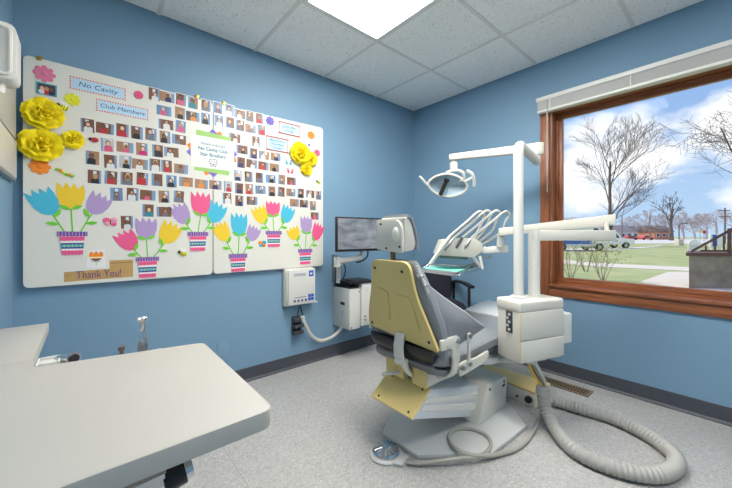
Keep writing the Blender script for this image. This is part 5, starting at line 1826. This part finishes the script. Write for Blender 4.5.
# support arm from the chair base
B().tube(smoothpath([(-1.06, -1.40, .36), (-1.00, -1.43, .350), (-.93, -1.46, .355), C(.10, .08, z0c - .012)], 6), .020, n=12).build('support_arm', M_GREYW, du)
B().cone(C(.17, .085, z0c - .04), C(.17, .085, z0c - .018), .03, .034, 14).build('hose_collar', M_GREYW, du)

# articulated delivery arm + instrument head
ih = thing('instrument_unit', 'white articulated arm carrying the instrument head over the dental chair', 'dental unit', pd2)
elb = PD(613, 235.5, 1.84)


def bar(p0, p1, h0, h1, w, nm, m, bev=.006):
    p0, p1 = Vector(p0), Vector(p1)
    d = (p1 - p0).normalized()
    sd_ = Vector((d.y, -d.x, 0)).normalized() * w / 2
    uz = Vector((0, 0, 1))
    vs8 = []
    for p, h in ((p0, h0), (p1, h1)):
        for s1, s2 in ((-1, -1), (1, -1), (1, 1), (-1, 1)):
            vs8.append(p + sd_ * s1 + uz * (h / 2 * s2))
    t_ = bmesh.new()
    vv = [t_.verts.new(v_) for v_ in vs8]
    for f in ((0, 1, 2, 3), (7, 6, 5, 4), (0, 4, 5, 1), (1, 5, 6, 2), (2, 6, 7, 3), (3, 7, 4, 0)):
        t_.faces.new([vv[i] for i in f])
    bmesh.ops.recalc_face_normals(t_, faces=list(t_.faces))
    bmesh.ops.bevel(t_, geom=list(t_.edges), offset=bev, segments=2, profile=.5, affect='EDGES', clamp_overlap=True)
    b = B()
    b._join(t_)
    return b.build(nm, m, ih)
bar(PD(530, 235.5, 1.83), elb, .058, .060, .055, 'lower_arm', M_CREAM)
up0, up1 = PD(615, 220, 1.86), PD(499, 232, 2.16)
bar(up0, up1, .066, .050, .05, 'upper_arm', M_CREAM)
B().cone(elb + RGT * -.03, PD(606, 222, 1.85), .012, .012, 12).build('elbow_joint', M_CREAM, ih)
B().ball(PD(611, 226.5, 1.84), (.010, .010, .007), seg=10).build('elbow_cap', M_BLACK, ih)
hd = 2.26
B().cone(PD(500.5, 236, 2.17), PD(500.5, 246, 2.19), .020, .026, 14).build('swivel', M_WHITE, ih)
bar(PD(508, 248.5, 2.20), PD(482, 250.5, 2.25), .055, .040, .06, 'head_bracket', M_WHITE, .01)


def Hd(px, py, dd=0.0): return PD(px, py, hd + dd)
# wedge body
q = [(437, 254.5), (443, 239.5), (475, 238), (483, 244), (482, 252), (474, 257.5), (440, 256.5)]
prof = [Hd(*p_, -.06) for p_ in rounded(q, 2.0, 4)] if False else [Hd(p_[0], p_[1], -.06) for p_ in rounded(q, 1.8, 4)]
B().prism(prof, FWD * .14, .008, 2).build('head_body', M_CREAM, ih)
bar(Hd(439, 256.5, -.055), Hd(467, 258, -.055), .018, .018, .05, 'green_strip', mat('dark_green', (58, 84, 74), .4), .003)
bar(Hd(472, 256, -.02), Hd(480, 266, -.02), .04, .03, .035, 'handle_bracket', M_WHITE, .006)
B().cone(Hd(480, 256, -.05), Hd(482.5, 269, -.07), .010, .008, 10).build('handle', M_WHITE, ih)
# instruments with looping hoses
for k in range(4):
    tip = [(429.5, 264), (444.5, 250.5), (456, 248), (465, 248)][k]
    top_ = [(450, 236), (453, 238.5), (462, 238), (471, 238)][k]
    apex = [(480.5, 211.5), (488, 210.5), (497, 210.5), (506.5, 211.5)][k]
    back = [(482.5, 226), (489, 225), (496, 227), (505, 228)][k]
    ends = [(474, 240), (476, 240.5), (479, 242), (483, 244)][k]
    dd = -.09 + k * .015
    hp = B().tube([Hd(tip[0], tip[1], dd - .02), Hd((tip[0] * .6 + top_[0] * .4), (tip[1] * .6 + top_[1] * .4), dd - .02), Hd(top_[0], top_[1], dd)], [.0085, .011, .010], n=12).build('handpiece', [M_TUBE, M_STEEL, M_DARK, M_STEEL][k], ih)
    ax, ay = apex
    tx, ty = top_
    loop = [Hd(tx, ty, dd), Hd(tx * .45 + ax * .55, ty * .42 + ay * .58, dd), Hd(ax - 5.0, ay + 2.2, dd), Hd(ax, ay, dd + .02), Hd(ax + 3.2, ay + 3.5, dd + .05), Hd(back[0] + .8, back[1] - 7, dd + .07), Hd(back[0] - 4, back[1] + 4, dd + .09), Hd(ends[0], ends[1], dd + .08)]
    B().tube(smoothpath(loop, 8), .0085, n=10).build('hose', M_TUBE, ih)
# air syringe standing at the left corner
B().tube(smoothpath([Hd(432.5, 263, -.10), Hd(438, 254, -.10), Hd(445, 243, -.08), Hd(449, 238.5, -.06)], 6), .008, n=10).build('syringe', M_TUBE, ih)
B().tube(smoothpath([Hd(484, 246, .02), Hd(490, 254, .0), Hd(489, 257.5, .0), Hd(484, 256, .02)], 6), .005, n=8).build('small_hose', M_TUBE, ih)
# tray with mint paper
tr = thing('instrument_tray', 'chrome instrument tray lined with mint green paper over the chair', 'tray', PZ(450, 268, .84))
tz = Hd(447, 268).z
tq = rounded([(PZ(414.5, 269.0, tz)).to_2d(), (PZ(459, 273.8, tz)).to_2d(), (PZ(480.5, 266.6, tz)).to_2d(), (PZ(428, 264.2, tz)).to_2d()], .02, 4)
B().prism([(p_.x, p_.y, tz - .012) for p_ in tq], (0, 0, .006), .002).build('tray_floor', M_CHROME, tr)
rimb = B()
for i in range(len(tq)):
    a1, b1 = tq[i], tq[(i + 1) % len(tq)]
    if (a1 - b1).length > 1e-5:
        rimb.cone((a1.x, a1.y, tz), (b1.x, b1.y, tz), .009, n=8)
        rimb.cone((a1.x, a1.y, tz - .008), (b1.x, b1.y, tz - .012), .008, n=8)
rimb.build('tray_rim', M_CHROME, tr)
cc = sum((Vector((p_.x, p_.y)) for p_ in tq), Vector((0, 0))) / len(tq)
B().prism([(cc.x + (p_.x - cc.x) * .74, cc.y + (p_.y - cc.y) * .74, tz - .005) for p_ in tq], (0, 0, .003)).build('mint_paper', M_MINT, tr)
B().cone(Vector((cc.x, cc.y, tz - .012)) + RGT * .1, Hd(478, 262, .0), .010, n=10).build('tray_support', M_STEEL, tr)

# ================================================================== OPERATING LIGHT
ol = thing('operating_light', 'white dental operating light with two handles on a swing arm', 'operating light', PD(541, 148, 2.26))
ra, rb_ = PD(540, 147.5, 2.26), PD(449.5, 157.5, 2.55)
d = (rb_ - ra).normalized()
sd_ = Vector((d.y, -d.x, 0)).normalized()
ihs = ih
ih = ol
bar(ra, rb_, .066, .046, .05, 'swing_arm', M_CREAM, .008)
ih = ihs
B().cone(PD(537.5, 163, 2.25), PD(538.5, 150, 2.25), .020, n=12).build('arm_pivot', M_GREYW, ol)
B().box(PD(538.5, 149, 2.25), (.05, .06, .085), -YAW, .008).build('arm_end_block', M_CREAM, ol)
LD = 2.55
B().cone(PD(454, 157, LD), PD(454, 164, LD), .022, n=14).build('neck', M_CREAM, ol)
B().box(PD(453.5, 167, LD), (.055, .05, .075), -YAW, .008).build('knuckle', M_CREAM, ol)
# dish: reflector facing down and towards the headrest
cL = PD(447.5, 185.5, LD)
nrm = (Vector((0, 0, -.45)) - FWD * .8 - RGT * .25).normalized()
ux = (RGT - nrm * RGT.dot(nrm)).normalized()
uy = nrm.cross(ux).normalized()
if uy.z < 0:
    uy = -uy


def LP(a1, b1, c1): return cL + ux * a1 + uy * b1 + nrm * c1


def dish(rx, ry, depth, inner, nm, m, n=28, rings=6):
    b = B()
    rr = []
    for i in range(rings + 1):
        f = i / rings
        ring = []
        for k in range(n):
            a1 = 2 * PI * k / n
            ex = 1 + .12 * math.cos(2 * a1)
            ring.append(b.bm.verts.new(LP(math.cos(a1) * rx * f * ex if f > 0 else .0005 * math.cos(a1), math.sin(a1) * ry * f if f > 0 else .0005 * math.sin(a1), -depth * (1 - f * f) + inner)))
        rr.append(ring)
    for i in range(rings):
        for k in range(n):
            b.bm.faces.new([rr[i][k], rr[i][(k + 1) % n], rr[i + 1][(k + 1) % n], rr[i + 1][k]])
    b.bm.faces.new(rr[0])
    return b.build(nm, m, ol, ang=60)
dish(.138, .098, .085, -.006, 'rear_shell', M_CREAM)
dish(.128, .088, .066, 0, 'reflector', mat('pale_reflector', (206, 216, 222), .3, metal=.35))
rim_pts = [LP(math.cos(2 * PI * k / 36) * .134 * (1 + .12 * math.cos(4 * PI * k / 36)), math.sin(2 * PI * k / 36) * .094, 0) for k in range(37)]
B().tube(rim_pts, .010, n=10, cap=False).build('rim', M_CREAM, ol)
sh_ = B()
sv = [sh_.bm.verts.new(LP(math.cos(2 * PI * k / 28) * .126 * (1 + .12 * math.cos(4 * PI * k / 28)), math.sin(2 * PI * k / 28) * .086, .004)) for k in range(28)]
sh_.bm.faces.new(sv)
sh_.build('shield', M_SHIELD, ol)
B().cone(LP(-.012, .045, .016), LP(-.045, -.075, .020), .016, .017, 14).build('bulb_guard', mat('bulb_guard_brown', (48, 38, 32), .4), ol)
B().cone(LP(-.009, .055, .016), LP(-.014, .040, .016), .022, .022, 14).build('guard_collar', M_BLACK, ol)
# yoke loop at the top right
B().tube(smoothpath([LP(-.02, .10, -.02), LP(.05, .125, -.01), LP(.10, .115, 0), LP(.115, .07, .0), LP(.09, .05, 0)], 6), .011, n=10).build('yoke', M_CREAM, ol)
B().tube(smoothpath([LP(-.155, -.01, .0), LP(-.175, .01, .01), LP(-.205, .045, .02), LP(-.225, .06, .02)], 6), .010, n=10).build('handle', M_WHITE, ol)
B().tube([LP(.12, .04, 0), LP(.16, .075, .01), LP(.175, .085, .01)], .010, n=10).build('handle_stalk', M_WHITE, ol)
B().tube(smoothpath([LP(.125, .135, .01), LP(.165, .115, .012), LP(.19, .07, .012), LP(.20, .02, .012)], 6), .013, n=10).build('handle', M_WHITE, ol)

# ================================================================== FLOOR: junction box, hoses, pedal
jb = thing('junction_box', 'low cream floor junction box with black knob behind the base', 'junction box', (-.55, -1.35, 0))
jp = rounded([(-.65, -1.55), (-.44, -1.56), (-.44, -1.12), (-.62, -1.12)], .03, 5)
B().prism([(p_.x, p_.y, 0) for p_ in jp], (0, 0, .086), .004).build('box', M_CREAM, jb)
B().prism([(p_.x, p_.y, .087) for p_ in jp], (0, 0, .016), .006, 2).build('lid', M_YELLOW, jb)
B().cone((-.665, -1.50, .045), (-.648, -1.50, .045), .020, .022, 16).build('knob', M_BLACK, jb)
B().cone((-.660, -1.43, .04), (-.648, -1.43, .04), .007, n=10).build('port', M_DARK, jb)

uh = thing('umbilical_hose', 'thick grey corrugated hose looping over the floor from the cabinet', 'hose', PZ(640, 470, 0))
hz = .036
Pk = lambda x, y, z=hz: PZ(x, y, z)
hp0 = C(.17, .085, z0c - .04)
start = PD(543, 397, 1.86)
pts = [start + Vector((0, 0, .035)), PD(545.5, 408, 1.83), Pk(555.5, 429), Pk(573, 449), Pk(604, 464.5), Pk(642, 474), Pk(668, 472), Pk(676.5, 460), Pk(664, 446), Pk(639, 430), Pk(611, 417.5), Pk(579, 408), Pk(556, 401.5), PZ(548.5, 398.5, .05)]
sp2 = smoothpath(pts, 20)
# resample by length for even ribs
dense = [sp2[0]]
step = .0105
acc = 0.0
for i in range(1, len(sp2)):
    seg = sp2[i] - sp2[i - 1]
    L = seg.length
    while acc + L >= step and L > 1e-9:
        f = (step - acc) / L
        q_ = sp2[i - 1] + seg * f
        dense.append(q_)
        sp2[i - 1] = q_
        seg = sp2[i] - q_
        L = seg.length
        acc = 0.0
    acc += L
B().tube(dense, [.0355 if i % 2 else .0295 for i in range(len(dense))], n=16).build('corrugated_hose', M_HOSE, uh, ang=25)
B().cone(start + Vector((0, 0, .02)), start + Vector((0, 0, .06)), .040, .036, 16).build('cuff', M_HOSE, uh)
tops = C(.17, .085, z0c - .035)
for k, (m, dx) in enumerate(((mat('hose_yellow', (214, 176, 70), .5), -.016), (M_STEEL, .004), (M_TUBE, .020), (M_DARK, -.004))):
    off = RGT * dx + FWD * (.012 * (k % 2))
    B().tube(smoothpath([tops + off, (tops * .5 + start * .5) + off * 1.3 + Vector((0, 0, .03)), start + off * .8 + Vector((0, 0, .07))], 6), .009, n=8).build('service_line', m, uh)

fp = thing('foot_pedal', 'round ribbed chrome foot pedal on the floor beside the base plate', 'foot pedal', (-1.63, -1.235, 0))
pc = PZ(386, 451, .02)
pc.x = min(pc.x, -1.632)
pc.z = 0
B().lathe([(.078, 0), (.080, .010), (.074, .016), (.066, .018)], pc, (0, 0, 1), 32).build('base', M_GREYW, fp)
disc = B().lathe([(.064, .018), (.066, .026), (.060, .034), (.02, .042), (.001, .043)], pc, (0, 0, 1), 32).build('disc', M_CHROME, fp)
for k in range(16):
    a1 = 2 * PI * k / 16
    e = Vector((math.cos(a1), math.sin(a1), 0))
    B().cone(pc + e * .018 + Vector((0, 0, .0425)), pc + e * .058 + Vector((0, 0, .0355)), .002, .003, 5).build('rib', M_STEEL, disc)
tl = (RGT * .8 - FWD * .6).normalized()
B().prism([pc + tl * a1 + Vector((tl.y, -tl.x, 0)) * b1 for a1, b1 in ((.05, -.045), (.105, -.035), (.115, 0), (.105, .035), (.05, .045))], (0, 0, .018), .004, 2).build('cable_boss', M_GREYW, fp)
cb = thing('pedal_cable', 'pale cable looping over the base plate from foot pedal to junction box', 'cable', PZ(450, 459, 0))
zc = .033
cp = [pc + tl * .11 + Vector((0, 0, .012)), PZ(412, 463, .012), PZ(425, 463, .020), PZ(455, 459, zc), PZ(480, 456, zc), PZ(490.5, 447, zc), PZ(488, 437, zc), PZ(475, 430, zc), PZ(460, 428.5, zc), PZ(450.5, 433, zc), PZ(449.5, 441, zc), PZ(458, 450, zc + .012), PZ(475, 455.5, zc + .008), PZ(500, 454, zc - .016), PZ(520, 447, .010), PZ(533, 432, .010), PZ(540, 415, .010), PZ(543, 404, .03), PD(544.5, 396, 1.88)]
B().tube(smoothpath(cp, 8), .0095, n=10).build('cable', M_CABLE, cb)
